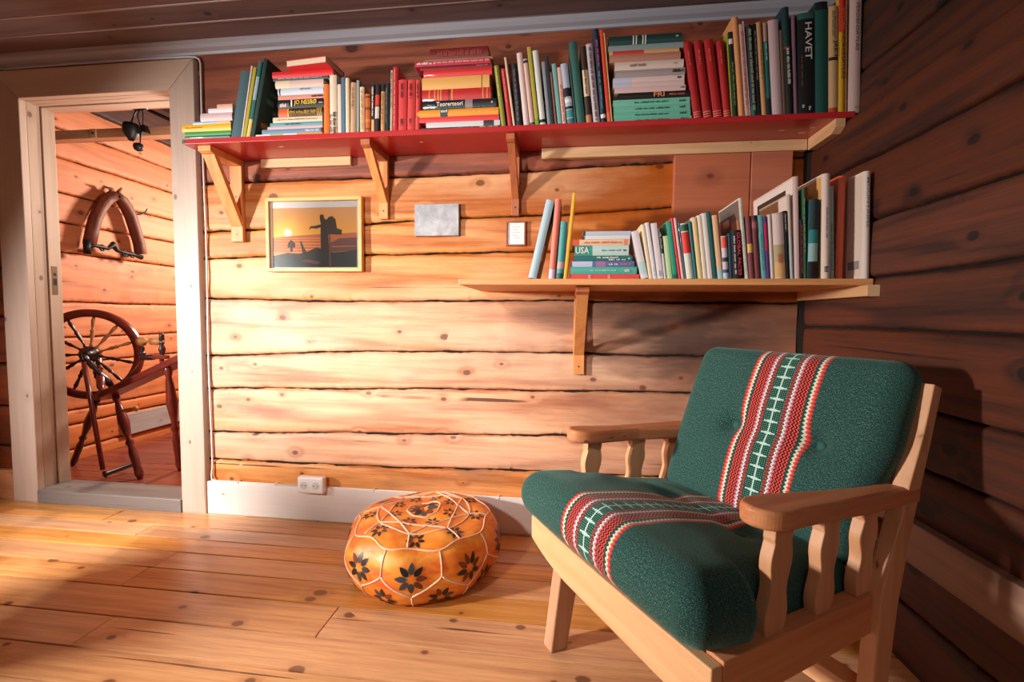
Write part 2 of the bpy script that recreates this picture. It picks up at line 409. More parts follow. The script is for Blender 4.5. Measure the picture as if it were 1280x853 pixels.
M_brass = flat('worn_brass', (120, 94, 70), .6, .6); M_steel = flat('dull_steel', (170, 165, 160), .4, .9); M_blk = flat('blackened_iron', (26, 24, 24), .5, .3)
g = G(); g.box((xl1+.006, .078, 1.09), (xl1+.0078, .104, 1.24), 0, bev=.0006); g.box((xl1+.0076, .083, 1.14), (xl1+.0082, .099, 1.175), 1); g.box((xl1+.0076, .085, 1.19), (xl1+.0082, .097, 1.205), 1)
g.build('strike_plate', [M_brass, M_blk], d1)

# --- the hall behind the doorway
g = G()
zs = [-.10, .04, .212, .315, .645, .822, 1.065, 1.40, 1.608, 1.80, 2.036, 2.232, 2.43, 2.9]
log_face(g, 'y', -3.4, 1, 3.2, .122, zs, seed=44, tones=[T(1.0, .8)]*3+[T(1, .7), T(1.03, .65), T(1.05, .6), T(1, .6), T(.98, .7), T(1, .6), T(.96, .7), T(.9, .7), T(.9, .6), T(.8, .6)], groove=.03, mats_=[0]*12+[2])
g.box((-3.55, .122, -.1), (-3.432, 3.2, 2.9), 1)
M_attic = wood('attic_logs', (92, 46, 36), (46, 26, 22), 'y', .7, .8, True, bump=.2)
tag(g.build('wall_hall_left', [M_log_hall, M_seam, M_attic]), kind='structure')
g = G(); log_face(g, 'x', 3.2, -1, -3.4, -.6, [0, .3, .6, .9, 1.2, 1.5, 1.8, 2.1, 2.5, 2.9], seed=51, step=.2); g.box((-3.5, 3.225, -.1), (-.5, 3.3, 2.9), 1)
tag(g.build('wall_hall_end', [M_log_hall, M_seam]), kind='structure')
g = G(); log_face(g, 'y', -.6, -1, .122, 3.2, [0, .3, .6, .9, 1.2, 1.5, 1.8, 2.1, 2.5, 2.9], seed=52, step=.2); g.box((-.575, .122, -.1), (-.5, 3.3, 2.9), 1)
tag(g.build('wall_hall_right', [M_log_hall, M_seam]), kind='structure')
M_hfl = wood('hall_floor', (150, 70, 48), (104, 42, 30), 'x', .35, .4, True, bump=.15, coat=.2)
g = G(); y = .122
while y < 3.2:
    g.box((-3.43, y+.001, -.07), (-.55, y+.097, -.04), 0, (rnd.uniform(.9, 1.1), .6, rnd.random()), bev=.0015); y += .098
g.box((-3.5, .122, -.1), (-.5, 3.3, -.069), 1)
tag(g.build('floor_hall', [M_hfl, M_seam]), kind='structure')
g = G(); g.box((-3.55, .122, 2.70), (-.5, 3.3, 2.74), 0); tag(g.build('ceiling_hall', [M_seam]), kind='structure')
M_gbase = wood('grey_hall_skirting', (172, 160, 158), (140, 126, 124), 'y', .5, .5, bump=.08)
g = G(); g.box((-3.402, 1.02, .045), (-3.372, 3.15, .205), 0, bev=.003); tag(g.build('baseboard_hall', [M_gbase]), kind='structure')

# unseen post added out of the frame on the left to cast the floor shadow
M_post = wood('shadow_post_pine', (214, 160, 110), (176, 116, 72), 'z', .5, .4, bump=.1)
g = G(); g.box((-2.70, -1.66, 0), (-2.48, -1.44, .94), 0, bev=.006); g.box((-2.73, -1.69, .94), (-2.45, -1.41, .98), 0, bev=.006); g.box((-2.72, -1.68, 0), (-2.46, -1.42, .10), 0, bev=.004)
tag(g.build('shadow_post', [M_post]), kind='structure')
# ================================================================== shelves
M_red = flat('red_shelf_paint', (186, 40, 42), .34, coat=.3)
M_shelfw = wood('lower_shelf_pine', (240, 176, 112), (206, 134, 78), 'x', .5, .5, bump=.1)
M_batx = wood('batten_pine', (232, 196, 150), (204, 160, 112), 'x', .5, .3, bump=.06)
M_baty = wood('batten_pine_side', (226, 182, 136), (196, 146, 100), 'y', .5, .3, bump=.06)
M_brk = wood('bracket_pine', (236, 168, 100), (206, 128, 70), 'z', .5, .35, bump=.08)
M_brkd = wood('bracket_dark_pine', (190, 110, 66), (150, 80, 50), 'z', .5, .35, bump=.08)
M_screw = flat('screw_head', (70, 60, 56), .4, .8)
SZ0, SZ1 = 1.7225, 1.7445            # red shelf
LZ0, LZ1 = 1.1095, 1.1310            # lower shelf
M_green_paint = flat('green_paint_drip', (30, 120, 100), .4); M_cream_paint = flat('cream_paint_scrape', (232, 200, 160), .5)
g = G(); g.box((-1.652, -.222, SZ0), (XR+.030, -.001, SZ1), 0, bev=.0025)
g.box((-1.6532, -.2228, SZ0+.003), (-1.640, -.200, SZ0+.017), 1)
for x, y, a, b in ((-1.25, -.16, .02, .008), (-.62, -.15, .012, .006), (.885, -.10, .022, .008), (.905, -.145, .016, .006), (.80, -.13, .02, .006)):
    g.box((x, y, SZ0-.0006), (x+a, y+b, SZ0+.001), 2)
rs = tag(g.build('wall_shelf', [M_red, M_green_paint, M_cream_paint], loc=(-.33, -.11, SZ0)), 'long red painted wall shelf holding the upper row of books', 'shelf')
g = G(); g.box((-.418+.03, -.420, LZ0), (XR-.004, -.001, LZ1), 0, bev=.0025)
tag(g.build('wall_shelf', [M_shelfw], loc=(.3, -.2, LZ0)), 'unpainted pine wall shelf holding the lower row of books', 'shelf')
def batten(a, b, m, label, name='shelf_batten'):
    g = G(); g.box(a, b, 0, bev=.002)
    return tag(g.build(name, [m], loc=((a[0]+b[0])/2, (a[1]+b[1])/2, (a[2]+b[2])/2)), label, 'batten')
batten((-1.436, -.022, SZ0-.040), (-.992, -.001, SZ0-.0005), M_batx, 'short pale batten under the red shelf above the sunset picture')
batten((-.118, -.034, SZ0-.044), (.950, -.001, SZ0-.0005), M_batx, 'long pale batten on the log wall under right half of red shelf')
g = G(); g.prism([(-.036, SZ0-.048), (-.036, SZ0-.0005), (-.2215, SZ0-.0005), (-.2215, SZ0-.030), (-.196, SZ0-.048)], 'x', XR-.036, XR-.001, 0, bev=.002)
tag(g.build('shelf_batten', [M_baty], loc=(XR-.02, -.12, SZ0-.02)), 'short chamfered batten on the right wall under the red shelf end', 'batten')
g = G(); g.box((XR-.036, -.444, LZ0-.036), (XR-.001, -.004, LZ0-.0005), 0, bev=.002); g.box((XR-.0362, -.445, LZ0-.0365), (XR-.0005, -.4435, LZ0), 1)
tag(g.build('shelf_batten', [M_baty, M_batx], loc=(XR-.02, -.22, LZ0-.02)), 'pale batten on the right wall carrying the lower pine shelf', 'batten')

def bracket(xc, w, top, arm, leg, label, m1, m2, foot=.07, drop=.022, ytip=.05):
    """timber shelf bracket: leg on the wall, arm under the shelf, sloping brace between them"""
    e = empty('shelf_bracket', (xc, 0, top)); tag(e, label, 'bracket', None)
    x0, x1 = xc-w/2, xc+w/2
    g = G(); g.box((x0, -.022, top-leg), (x1, -.001, top-.0005), 0, bev=.0015)
    for z in (top-leg*.45, top-leg+.035): g.tube([(xc, -.0215, z), (xc, -.0235, z)], .0035, 1, 8)
    g.build('wall_leg', [m1, M_screw], e)
    g = G(); g.prism([(-.0225, top-.0005), (-arm, top-.0005), (-arm, top-drop), (-arm+.016, top-.030), (-.0225, top-.030)], 'x', x0, x1, 0, bev=.0015); g.build('arm', [m2], e)
    g = G(); y0, z0, y1, z1 = -arm+.022, top-.0305, -.0228, top-leg+foot
    d = Vector((y1-y0, z1-z0)).normalized(); nn = Vector((-d.y, d.x)); th = .022
    g.prism([(y0, z0), (y0+th*1.1, z0), (y1, z1+th*2.4*abs(d.y)), (y1, z1)], 'x', x0+.002, x1-.002, 0, bev=.001); g.build('brace', [m1], e)
    return e
bracket(-1.565, .060, SZ0, .205, .382, 'pine shelf bracket with open sloping brace beside the door casing', M_brk, M_brk)
bracket(-.836, .040, SZ0, .205, .286, 'pine shelf bracket between the sunset picture and the metal plate', M_brk, M_brkd)
bracket(-.232, .034, SZ0, .205, .282, 'narrow dark pine shelf bracket above the small framed print', M_brkd, M_brkd)
bracket(.056, .048, LZ0, .375, .365, 'pine shelf bracket under the lower unpainted shelf', M_brk, M_brkd, foot=.085)

# ================================================================== things on the wall
M_frm = wood('light_frame_pine', (242, 190, 116), (222, 160, 86), 'x', .45, .1, bump=.05)
def ramp_sky():
    m, nt, b = newmat('sunset_sky'); N = NB(nt)
    tc = N.n('ShaderNodeTexCoord').outputs['Object']; sp = N.n('ShaderNodeSeparateXYZ'); N.link(tc, sp.inputs[0])
    f = N.maprange(sp.outputs[2], -.13, .13)
    col = N.ramp(f, [(0, lin((232, 100, 50))), (.45, lin((255, 200, 96))), (.6, lin((255, 184, 84))), (1, lin((240, 176, 120)))])
    dx = N.math('ADD', sp.outputs[0], .135); dz = N.math('SUBTRACT', sp.outputs[2], .010)
    d = N.math('SQRT', N.math('ADD', N.math('MULTIPLY', dx, dx), N.math('MULTIPLY', dz, dz)))
    col = N.mix(N.maprange(d, .012, .085, 1, 0), col, lin((255, 220, 100)))
    col = N.mix(N.maprange(d, .014, .024, 1, 0), col, lin((255, 252, 235)))
    N.link(col, b.inputs['Base Color']); b.inputs['Roughness'].default_value = .35; return m
def glass_pane():
    m = bpy.data.materials.new('picture_glass'); m.use_nodes = True; nt = m.node_tree; nt.nodes.clear(); N = NB(nt)
    o = N.n('ShaderNodeOutputMaterial'); t = N.n('ShaderNodeBsdfTransparent'); gl = N.n('ShaderNodeBsdfGlossy'); gl.inputs['Roughness'].default_value = .03
    fr = N.n('ShaderNodeFresnel'); fr.inputs[0].default_value = 1.45; mx = N.n('ShaderNodeMixShader')
    N.link(fr.outputs[0], mx.inputs[0]); N.link(t.outputs[0], mx.inputs[1]); N.link(gl.outputs[0], mx.inputs[2]); N.link(mx.outputs[0], o.inputs[0]); return m
M_glass = glass_pane()
M_paper = flat('mount_paper', (246, 242, 238), .7)
pe = empty('framed_picture', (-1.175, -.004, 1.369)); tag(pe, 'framed sunset photograph with dark figures by the sea, pine frame', 'picture')
def frame_g(cx, cz, w, h, bw, y0, y1, bev=.0015):
    g = G(); x0, x1, z0, z1 = cx-w/2, cx+w/2, cz-h/2, cz+h/2
    g.prism([(x0, z0), (x1, z0), (x1-bw, z0+bw), (x0+bw, z0+bw)], 'y', y0, y1, 0, bev=bev)
    g.prism([(x0, z1), (x0+bw, z1-bw), (x1-bw, z1-bw), (x1, z1)], 'y', y0, y1, 0, bev=bev)
    g.prism([(x0, z0), (x0+bw, z0+bw), (x0+bw, z1-bw), (x0, z1)], 'y', y0, y1, 0, bev=bev)
    g.prism([(x1, z0), (x1, z1), (x1-bw, z1-bw), (x1-bw, z0+bw)], 'y', y0, y1, 0, bev=bev)
    return g
PW, PH = .474, .342
frame_g(-1.175, 1.369, PW, PH, .016, -.030, -.004).build('frame', [M_frm], pe)
g = G(); g.box((-1.175-PW/2+.015, -.014, 1.369-PH/2+.015), (-1.175+PW/2-.015, -.010, 1.369+PH/2-.015), 0); g.build('mount', [M_paper], pe)
M_sea = flat('print_sea', (214, 120, 70), .4); M_sea2 = flat('print_sea_light', (244, 160, 84), .4); M_dkm = flat('print_dark_shore', (66, 66, 62), .4); M_sil = flat('print_silhouette', (74, 58, 44), .4)
M_teal = flat('print_teal_shade', (44, 74, 76), .4); M_stone = flat('print_standing_stone', (128, 84, 72), .4)
# picture area in print pixels (zoom crop frame 168..912 x 188..748) -> local metres
px0, px1, pz1, pz0 = -.212, .207, .126, -.150
def pp(X, Y): return (-1.175+px0+(X-168)/(912-168)*(px1-px0), 1.369+pz1-(Y-188)/(748-188)*(pz1-pz0))
g = G()
def patch(pts, mi, y): q = [(pp(a, b)[0], y, pp(a, b)[1]) for a, b in pts]; g.add(q, [tuple(range(len(q)))], mi)
patch([(168, 748), (912, 748), (912, 188), (168, 188)], 0, -.0142)
patch([(168, 600), (912, 600), (912, 425), (820, 430), (600, 436), (400, 448), (168, 465)], 1, -.0143)
for i, (y0_, h_) in enumerate(((470, 8), (492, 7), (520, 10), (548, 8), (575, 10))): patch([(168+20*i, y0_+h_), (620, y0_+h_+2), (600, y0_), (190, y0_-2)], 2, -.01435)
patch([(640, 610), (912, 590), (912, 470), (760, 480), (640, 540)], 6, -.01436)
patch([(690, 560), (900, 556), (900, 548), (690, 550)], 1, -.01437)
patch([(168, 748), (912, 748), (912, 585), (820, 600), (700, 610), (560, 560), (480, 600), (400, 620), (300, 610), (168, 640)], 3, -.0144)
patch([(168, 748), (420, 748), (380, 690), (300, 660), (168, 680)], 5, -.01445)
patch([(420, 690), (560, 720), (600, 700), (480, 672)], 6, -.01446)
patch([(596, 600), (668, 600), (664, 440), (690, 440), (780, 445), (782, 400), (740, 385), (728, 300), (700, 270), (668, 278), (650, 302), (628, 290), (626, 262), (604, 250), (590, 266), (592, 300), (600, 345), (596, 400)], 4, -.0145)
patch([(600, 372), (600, 346), (540, 360), (512, 360), (496, 382), (500, 398), (512, 380), (560, 385)], 4, -.0145)
patch([(300, 560), (370, 560), (368, 520), (330, 486), (302, 525)], 4, -.0145)
patch([(322, 600), (348, 600), (344, 556), (326, 556)], 4, -.0145)
patch([(412, 505), (424, 496), (440, 545), (486, 640), (440, 640)], 4, -.0145)
patch([(668, 745), (686, 745), (682, 445), (670, 440)], 6, -.0146)
g.build('print', [ramp_sky(), M_sea, M_sea2, M_dkm, M_sil, M_teal, M_stone], pe)
g = G(); g.box((-1.175-PW/2+.014, -.019, 1.369-PH/2+.014), (-1.175+PW/2-.014, -.0175, 1.369+PH/2-.014), 0); g.build('glass', [M_glass], pe)
# brushed metal plate
m, nt, b = newmat('brushed_metal'); N = NB(nt); tcn = N.n('ShaderNodeTexCoord').outputs['Object']
N.link(N.ramp(N.noise(tcn, 14, 5, .6, .4), [(.3, lin((120, 124, 130))), (.7, lin((176, 176, 178)))]), b.inputs['Base Color'])
b.inputs['Metallic'].default_value = .4; b.inputs['Roughness'].default_value = .5; M_plate = m
g = G(); g.box((-.690, -.020, 1.357), (-.486, -.003, 1.499), 0, bev=.0012)
tag(g.build('metal_plate', [M_plate], loc=(-.588, -.01, 1.428)), 'blank brushed metal plate on the log wall', 'plate')
sf = empty('framed_print', (-.2295, -.003, 1.364)); tag(sf, 'tiny framed print with white paper and thin brown frame', 'picture')
M_sfr = wood('brown_frame', (176, 104, 68), (140, 76, 48), 'z', .5, .1)
frame_g(-.2295, 1.364, .088, .108, .0065, -.016, -.002, .0008).build('frame', [M_sfr], sf)
M_grey = flat('pale_grey_ink', (176, 182, 186), .7)
g = G(); g.box((-.268, -.008, 1.314), (-.191, -.005, 1.414), 0)
for i, (a, b_) in enumerate(((.018, .018), (.012, .012), (.02, .02), (.015, .01), (.01, .018))): g.box((-.2295-a, -.0083, 1.392-i*.012), (-.2295+b_, -.0080, 1.3945-i*.012), 1)
g.build('paper', [M_paper, M_grey], sf)
# white cable round the casing and along the skirting, double socket
M_cab = flat('white_cable', (240, 236, 232), .4)
pts = [(-3.9, -.014, 2.214)]+[(x, -.014, 2.213+.0015*math.sin(x*5)) for x in (-3.2, -2.8, -2.4, -2.0)]+[(-1.80, -.012, 2.212), (-1.765, -.010, 2.210), (-1.748, -.009, 2.200), (-1.742, -.008, 2.180)]
pts += [(-1.742+.003*math.sin(z*6), -.007, z) for z in (2.0, 1.8, 1.6, 1.4, 1.2, 1.0, .8, .6, .4, .25)]+[(-1.742, -.012, .19), (-1.735, -.018, .172), (-1.715, -.018, .1675)]
pts += [(x, -.018, .1675) for x in (-1.5, -1.27)]
g = G(); g.tube(pts, .0045, 0, 8); g.tube([(-1.12, -.018, .1675), (-.5, -.018, .1680), (.2, -.018, .1675), (.97, -.018, .1675)], .0045, 0, 8)
for x in (-1.6, -1.4, -.9, -.6, -.3): g.box((x, -.024, .160), (x+.008, -.002, .1735), 0, bev=.001)
tag(g.build('cable', [M_cab], loc=(-1.742, -.01, 1.0)), 'thin white cable running round the door casing and along the skirting', 'cable')
M_plast = flat('white_plastic', (246, 244, 242), .3, coat=.2)
se = empty('power_socket', (-1.19, -.02, .19)); tag(se, 'white double power socket above the skirting left of the pouf', 'socket')
g = G(); g.box((-1.258, -.058, .148), (-1.128, -.0205, .226), 0, bev=.008); g.build('housing', [M_plast], se)
for cx in (-1.223, -1.163):
    g = G(); n = 20; g.tube([(cx, -.0578, .187), (cx, -.0592, .187)], .022, 0, n); g.tube([(cx, -.0590, .187), (cx, -.0596, .187)], .0185, 1, n)
    for dx in (-.0095, .0095): g.tube([(cx+dx, -.0594, .187), (cx+dx, -.0600, .187)], .0028, 2, 8)
    g.build('outlet', [M_plast, flat('socket_well', (222, 220, 218), .4), M_blk], se)

# ================================================================== pouf
pc = Vector((-.545, -.335, 0)); PR = .295
prof = [(0, .004), (.12, .002), (.205, .002), (.250, .014), (.276, .046), (.291, .092), (.294, .128), (.286, .166), (.266, .196), (.240, .214), (.20, .226), (.14, .234), (.08, .238), (0, .238)]
plen = [0]
for a, b in zip(prof[:-1], prof[1:]): plen.append(plen[-1]+math.dist(a, b))
def prz(s):
    s = max(0, min(plen[-1], s))
    for i in range(len(prof)-1):
        if s <= plen[i+1]:
            t = (s-plen[i])/(plen[i+1]-plen[i]); p = [prof[max(0, min(len(prof)-1, k))] for k in (i-1, i, i+1, i+2)]
            h = lambda q: .5*(2*p[1][q]+(p[2][q]-p[0][q])*t+(2*p[0][q]-5*p[1][q]+4*p[2][q]-p[3][q])*t*t+(3*p[1][q]-p[0][q]-3*p[2][q]+p[3][q])*t*t*t)
            return max(0, h(0)), h(1)
def s_of(r=None, z=None):
    best = None
    for i in range(600):
        s = plen[-1]*i/599; R, Z = prz(s)
        if r is not None: e = abs(R-r)+(0 if s > plen[6] else 9)
        else: e = abs(Z-z)+(9 if not (plen[2] < s < plen[9]) else 0)
        if best is None or e < best[0]: best = (e, s)
    return best[1]
S6 = plen[6]
def psurf(th, s, off=0):
    R, Z = prz(s); R2, Z2 = prz(s+.002); R1, Z1 = prz(s-.002)
    k = 1+.022*math.cos(8*th)*(1 if Z < .2 else .3)*(.5+.5*min(1, Z/.1))+.012*math.sin(3*th+1)
    dz = .006*math.sin(th*2+.5)+.004*noise.noise(Vector((R*math.cos(th)*9, R*math.sin(th)*9, 0)))*3
    nx, nz = (Z2-Z1), -(R2-R1); l = math.hypot(nx, nz) or 1; nx /= l; nz /= l
    if nx < -.5: nx, nz = -nx, -nz
    R = R*k+nx*off; Z = max(.0015, Z+dz*min(1, Z/.15)+nz*off)
    return Vector((pc.x+R*math.cos(th), pc.y+R*math.sin(th), Z))
m, nt, b = newmat('orange_leather'); N = NB(nt); tcn = N.n('ShaderNodeTexCoord').outputs['Object']
mp = N.n('ShaderNodeMapping'); N.link(tcn, mp.inputs[0]); mp.inputs['Scale'].default_value = (1, 1, 2.5)
c = N.ramp(N.noise(mp.outputs[0], 9, 4, .6, .5), [(.30, lin((216, 92, 34))), (.5, lin((238, 136, 44))), (.66, lin((248, 170, 70)))])
N.link(c, b.inputs['Base Color']); b.inputs['Roughness'].default_value = .42
bp = N.n('ShaderNodeBump'); bp.inputs['Strength'].default_value = .25; bp.inputs['Distance'].default_value = .004; N.link(N.noise(mp.outputs[0], 26, 4, .6, 1.0), bp.inputs['Height']); N.link(bp.outputs[0], b.inputs['Normal'])
M_leath = m
M_lb = flat('black_leather_patch', (38, 30, 30), .4); M_lbr = flat('brown_leather_patch', (120, 56, 30), .45); M_lsl = flat('slate_leather_patch', (62, 70, 74), .4)
pe = empty('pouf', pc); tag(pe, 'round orange leather pouf with white piping and dark flower patches', 'pouf')
g = G(); nt_, ns_ = 120, 60
vs = [psurf(2*PI*i/nt_, plen[-1]*(.02+.98*j/ns_)) for i in range(nt_) for j in range(ns_+1)]
fs = [(i*(ns_+1)+j, ((i+1) % nt_)*(ns_+1)+j, ((i+1) % nt_)*(ns_+1)+j+1, i*(ns_+1)+j+1) for i in range(nt_) for j in range(ns_)]
g.add(vs, fs, 0, None, True)
g.add([psurf(2*PI*i/nt_, plen[-1]*.02) for i in range(nt_)], [tuple(range(nt_))[::-1]], 0)
r7 = random.Random(5)
def petal(cth, cs, ang, r0, r1, hw, mi, off=.0016):
    """leaf patch laid on the skin: local chart (x along theta, y along s)"""
    R, _ = prz(cs); R = max(R, .02)
    out = []; n = 7
    for i in range(n+1):
        t = i/n; rr = r0+(r1-r0)*t; ww = hw*math.sin(PI*min(1, t**.75*1.0))**.8 if 0 < t < 1 else 0
        for sgn in (1, -1):
            x = rr*math.cos(ang)-sgn*ww*math.sin(ang); y = rr*math.sin(ang)+sgn*ww*math.cos(ang)
            out.append((x, y))
    V = []
    for x, y in out:
        if cs > plen[-1]-.20:       # on the top: planar chart
            px_, py_ = R0*math.cos(cth)+x, R0*math.sin(cth)+y
            rr = math.hypot(px_, py_); V.append(psurf(math.atan2(py_, px_), s_top(rr), off))
        else: V.append(psurf(cth+x/R, cs+y, off))
    g.add(V, [(2*i, 2*i+1, 2*i+3, 2*i+2) for i in range(n)], mi, None, True)
def s_top(r):
    lo, hi = plen[8], plen[-1]
    for _ in range(24):
        mid = (lo+hi)/2
        if prz(mid)[0] > r: lo = mid
        else: hi = mid
    return lo
def flower(cth, cs, size, npet=8, a0=0, R0_=None):
    global R0
    R0 = R0_ if R0_ is not None else 0
    for k in range(npet):
        petal(cth, cs, a0+2*PI*k/npet, size*.27, size*1.08, size*.20, r7.choice([1, 1, 1, 2, 2, 3]))
NP = 9; t0 = math.radians(-100)
sU, sM, sL = s_of(z=.196), s_of(z=.128), s_of(z=.066)
for k in range(NP):
    flower(t0+2*PI*(k+.5)/NP, s_of(z=.134), .050, 8, .2*k)
    flower(t0+2*PI*k/NP, s_of(z=.042), .044, 8, .3*k)
flower(0, plen[-1]-.001, .056, 10, 0, 0)
for k in range(NP):
    flower(t0+2*PI*(k+.5)/NP, plen[-1]-.05, .032, 7, .4*k, .205)
for k in range(8):
    flower(t0+2*PI*k/8, plen[-1]-.05, .027, 6, .4*k, .110)
g.build('cover', [M_leath, M_lb, M_lbr, M_lsl], pe)
M_pipe = flat('cream_piping', (240, 208, 180), .6)
g = G()
def line(fn, n, closed=False, r=.0030): g.tube([fn(i/(n if closed else n-1)) for i in range(n)], r, 0, 6, closed=closed)
# scalloped rim, hexagonal side panels
def th_k(k): return t0+2*PI*k/NP
def rim(u):
    a = t0+2*PI*u; rr = .250+.010*math.cos(NP*2*PI*u); return psurf(a, s_top(rr), .001)
line(rim, 180, True)
for k in range(NP):
    line(lambda u, k=k: psurf(th_k(k), s_top(.262)+(sM-s_top(.262))*u, .001), 14)
    line(lambda u, k=k: psurf(th_k(k)+PI/NP*u, sM+(sL-sM)*(u**.8), .001), 12)
    line(lambda u, k=k: psurf(th_k(k+1)-PI/NP*u, sM+(sL-sM)*(u**.8), .001), 12)
    line(lambda u, k=k: psurf(th_k(k+.5), sL+(plen[2]+.01-sL)*u, .001), 12)
def P2(a, r): x, y = r*math.cos(a), r*math.sin(a); return (x, y)
def seg2(A, B, n=16): line(lambda u: psurf(math.atan2(A[1]+(B[1]-A[1])*u, A[0]+(B[0]-A[0])*u), s_top(max(.003, math.hypot(A[0]+(B[0]-A[0])*u, A[1]+(B[1]-A[1])*u))), .001), n)
for q in range(2):
    for k in range(4):
        a = t0+.2+q*PI/4+k*PI/2; seg2(P2(a, .176), P2(a+PI/2, .176), 24)
for k in range(8):
    a = t0+.2+k*PI/4; seg2(P2(a, .172), P2(a+.06, .240), 8)
    seg2(P2(a+PI/8, .066), P2(a+PI/8+PI/4, .066), 10)
line(lambda u: psurf(2*PI*u, s_top(.178), .001), 120, True)
g.build('piping', [M_pipe], pe)
# ================================================================== armchair (local axes: x = forward, y = towards the camera side, z = up)
CO = Vector((.43875, -.69159, 0)); CTH = -2.576993
CMX = Matrix.Translation(CO) @ Matrix.Rotation(CTH, 4, 'Z')
ch = empty('armchair', CO, (0, 0, CTH)); tag(ch, 'pine armchair with dark green cushions and a woven red and white stripe', 'armchair')
def cw(name, axis, light=(240, 180, 124), dark=(212, 138, 84), kn=.25): return wood(name, light, dark, axis, .48, kn, bump=.1, contrast=.9)
M_cx = cw('chair_pine_x', 'x', (228, 156, 104), (192, 108, 68)); M_cy = cw('chair_pine_y', 'y', (240, 190, 138), (222, 158, 106)); M_cz = cw('chair_pine_z', 'z', (232, 176, 130), (204, 140, 94))
M_cz2 = cw('chair_pine_leg', 'z', (206, 160, 124), (170, 120, 86))
def cb(g, name, m, parent=ch): return g.build(name, [m] if not isinstance(m, list) else m, parent, local=True)
B = .345
# front rail, cupped upper edge
n = 20; top = [(-B+.01+(2*B-.012)*i/n, .372+.006*abs(2*i/n-1)**2) for i in range(n+1)]; bot = [(-B+.01+(2*B-.012)*i/n, .268+.040*(1-min(1, i/n*3.2))**2) for i in range(n+1)]
g = G(); g.prism([(p[0], p[1]) for p in top]+[(p[0], p[1]) for p in bot[::-1]], 'x', .396, .424, 0, bev=.003); cb(g, 'front_rail', M_cy)
for sgn in (1, -1):
    g = G(); g.prism([(-.078, .290), (.3955, .282), (.3955, .384), (-.078, .380)], 'y', sgn*(B-.040), sgn*B, 0, bev=.003); cb(g, 'side_rail', M_cx)
g = G(); g.box((-.10, -B+.04, .26), (-.075, B-.04, .33), 0, bev=.003); cb(g, 'rear_rail', M_cy)
# seat slats under the cushion
for i in range(5):
    g = G(); x = -.02+i*.09; g.box((x-.025, -B+.041, .318-.0+.002*i*4), (x+.025, B-.041, .330+.008*i), 0, bev=.002); cb(g, 'seat_slat', M_cy)
# front legs under the rail, slightly raked
for sgn in (1, -1):
    y0, y1 = sgn*.222, sgn*.268
    g = G(); g.prism([(.414, 0), (.358, 0), (.298, .33), (.372, .33), (.3945, .20)][:4], 'y', y0, y1, 0, bev=.004); cb(g, 'front_leg', M_cz2)
    g = G(); g.box((.31, sgn*.222, .290), (.3945, sgn*.3045, .325), 0, bev=.002); cb(g, 'corner_block', M_cx)
# rear posts: foot, seat joint, raked back
RE = [(-.132, 0), (-.134, .154), (-.145, .26), (-.157, .351), (-.186, .47), (-.212, .56), (-.258, .70), (-.300, .838)]
FE = [(-.262, .850), (-.228, .74), (-.180, .63), (-.146, .54), (-.112, .462), (-.088, .40), (-.080, .358), (-.076, .263), (-.066, .12), (-.060, 0)]
for sgn in (1, -1):
    g = G(); g.prism(RE+FE, 'y', (B-.018) if sgn > 0 else -.272, (B+.016) if sgn > 0 else -.238, 0, bev=.003); cb(g, 'rear_post', M_cz)
g = G(); g.box((-.128, -.2375, .10), (-.070, B-.022, .150), 0, bev=.004); cb(g, 'stretcher', M_cy)
for k, (z, a) in enumerate(((.50, -.178), (.66, -.236), (.79, -.282))):
    g = G(); g.box((a-.009, -.2375, z-.025), (a+.009, B-.0185, z+.025), 0, bev=.003); cb(g, 'back_rail', M_cy)
# arms: paddle with a widened rounded tip
def arm_poly(s):
    outl = [(-.222, .312), (-.10, .308), (.04, .290), (.15, .277), (.195, .270), (.235, .268), (.270, .274), (.296, .290), (.304, .314), (.296, .338), (.276, .355), (.245, .362), (.19, .358), (.10, .356), (-.05, .360), (-.222, .362)]
    if s < 0: outl[0] = (-.222, .245); outl[1] = (-.12, .268)
    n = len(outl); out = []
    for i in range(n):
        p = [outl[(i+k) % n] for k in (-1, 0, 1, 2)]; straight = i == n-1 or math.dist(p[1], p[2]) > .07
        for j in range(1 if straight else 4):
            t = j/4; f = lambda q: .5*(2*p[1][q]+(p[2][q]-p[0][q])*t+(2*p[0][q]-5*p[1][q]+4*p[2][q]-p[3][q])*t*t+(3*p[1][q]-p[0][q]-3*p[2][q]+p[3][q])*t**3)
            out.append((f(0), f(1)))
    return [(x, s*y) for x, y in out]
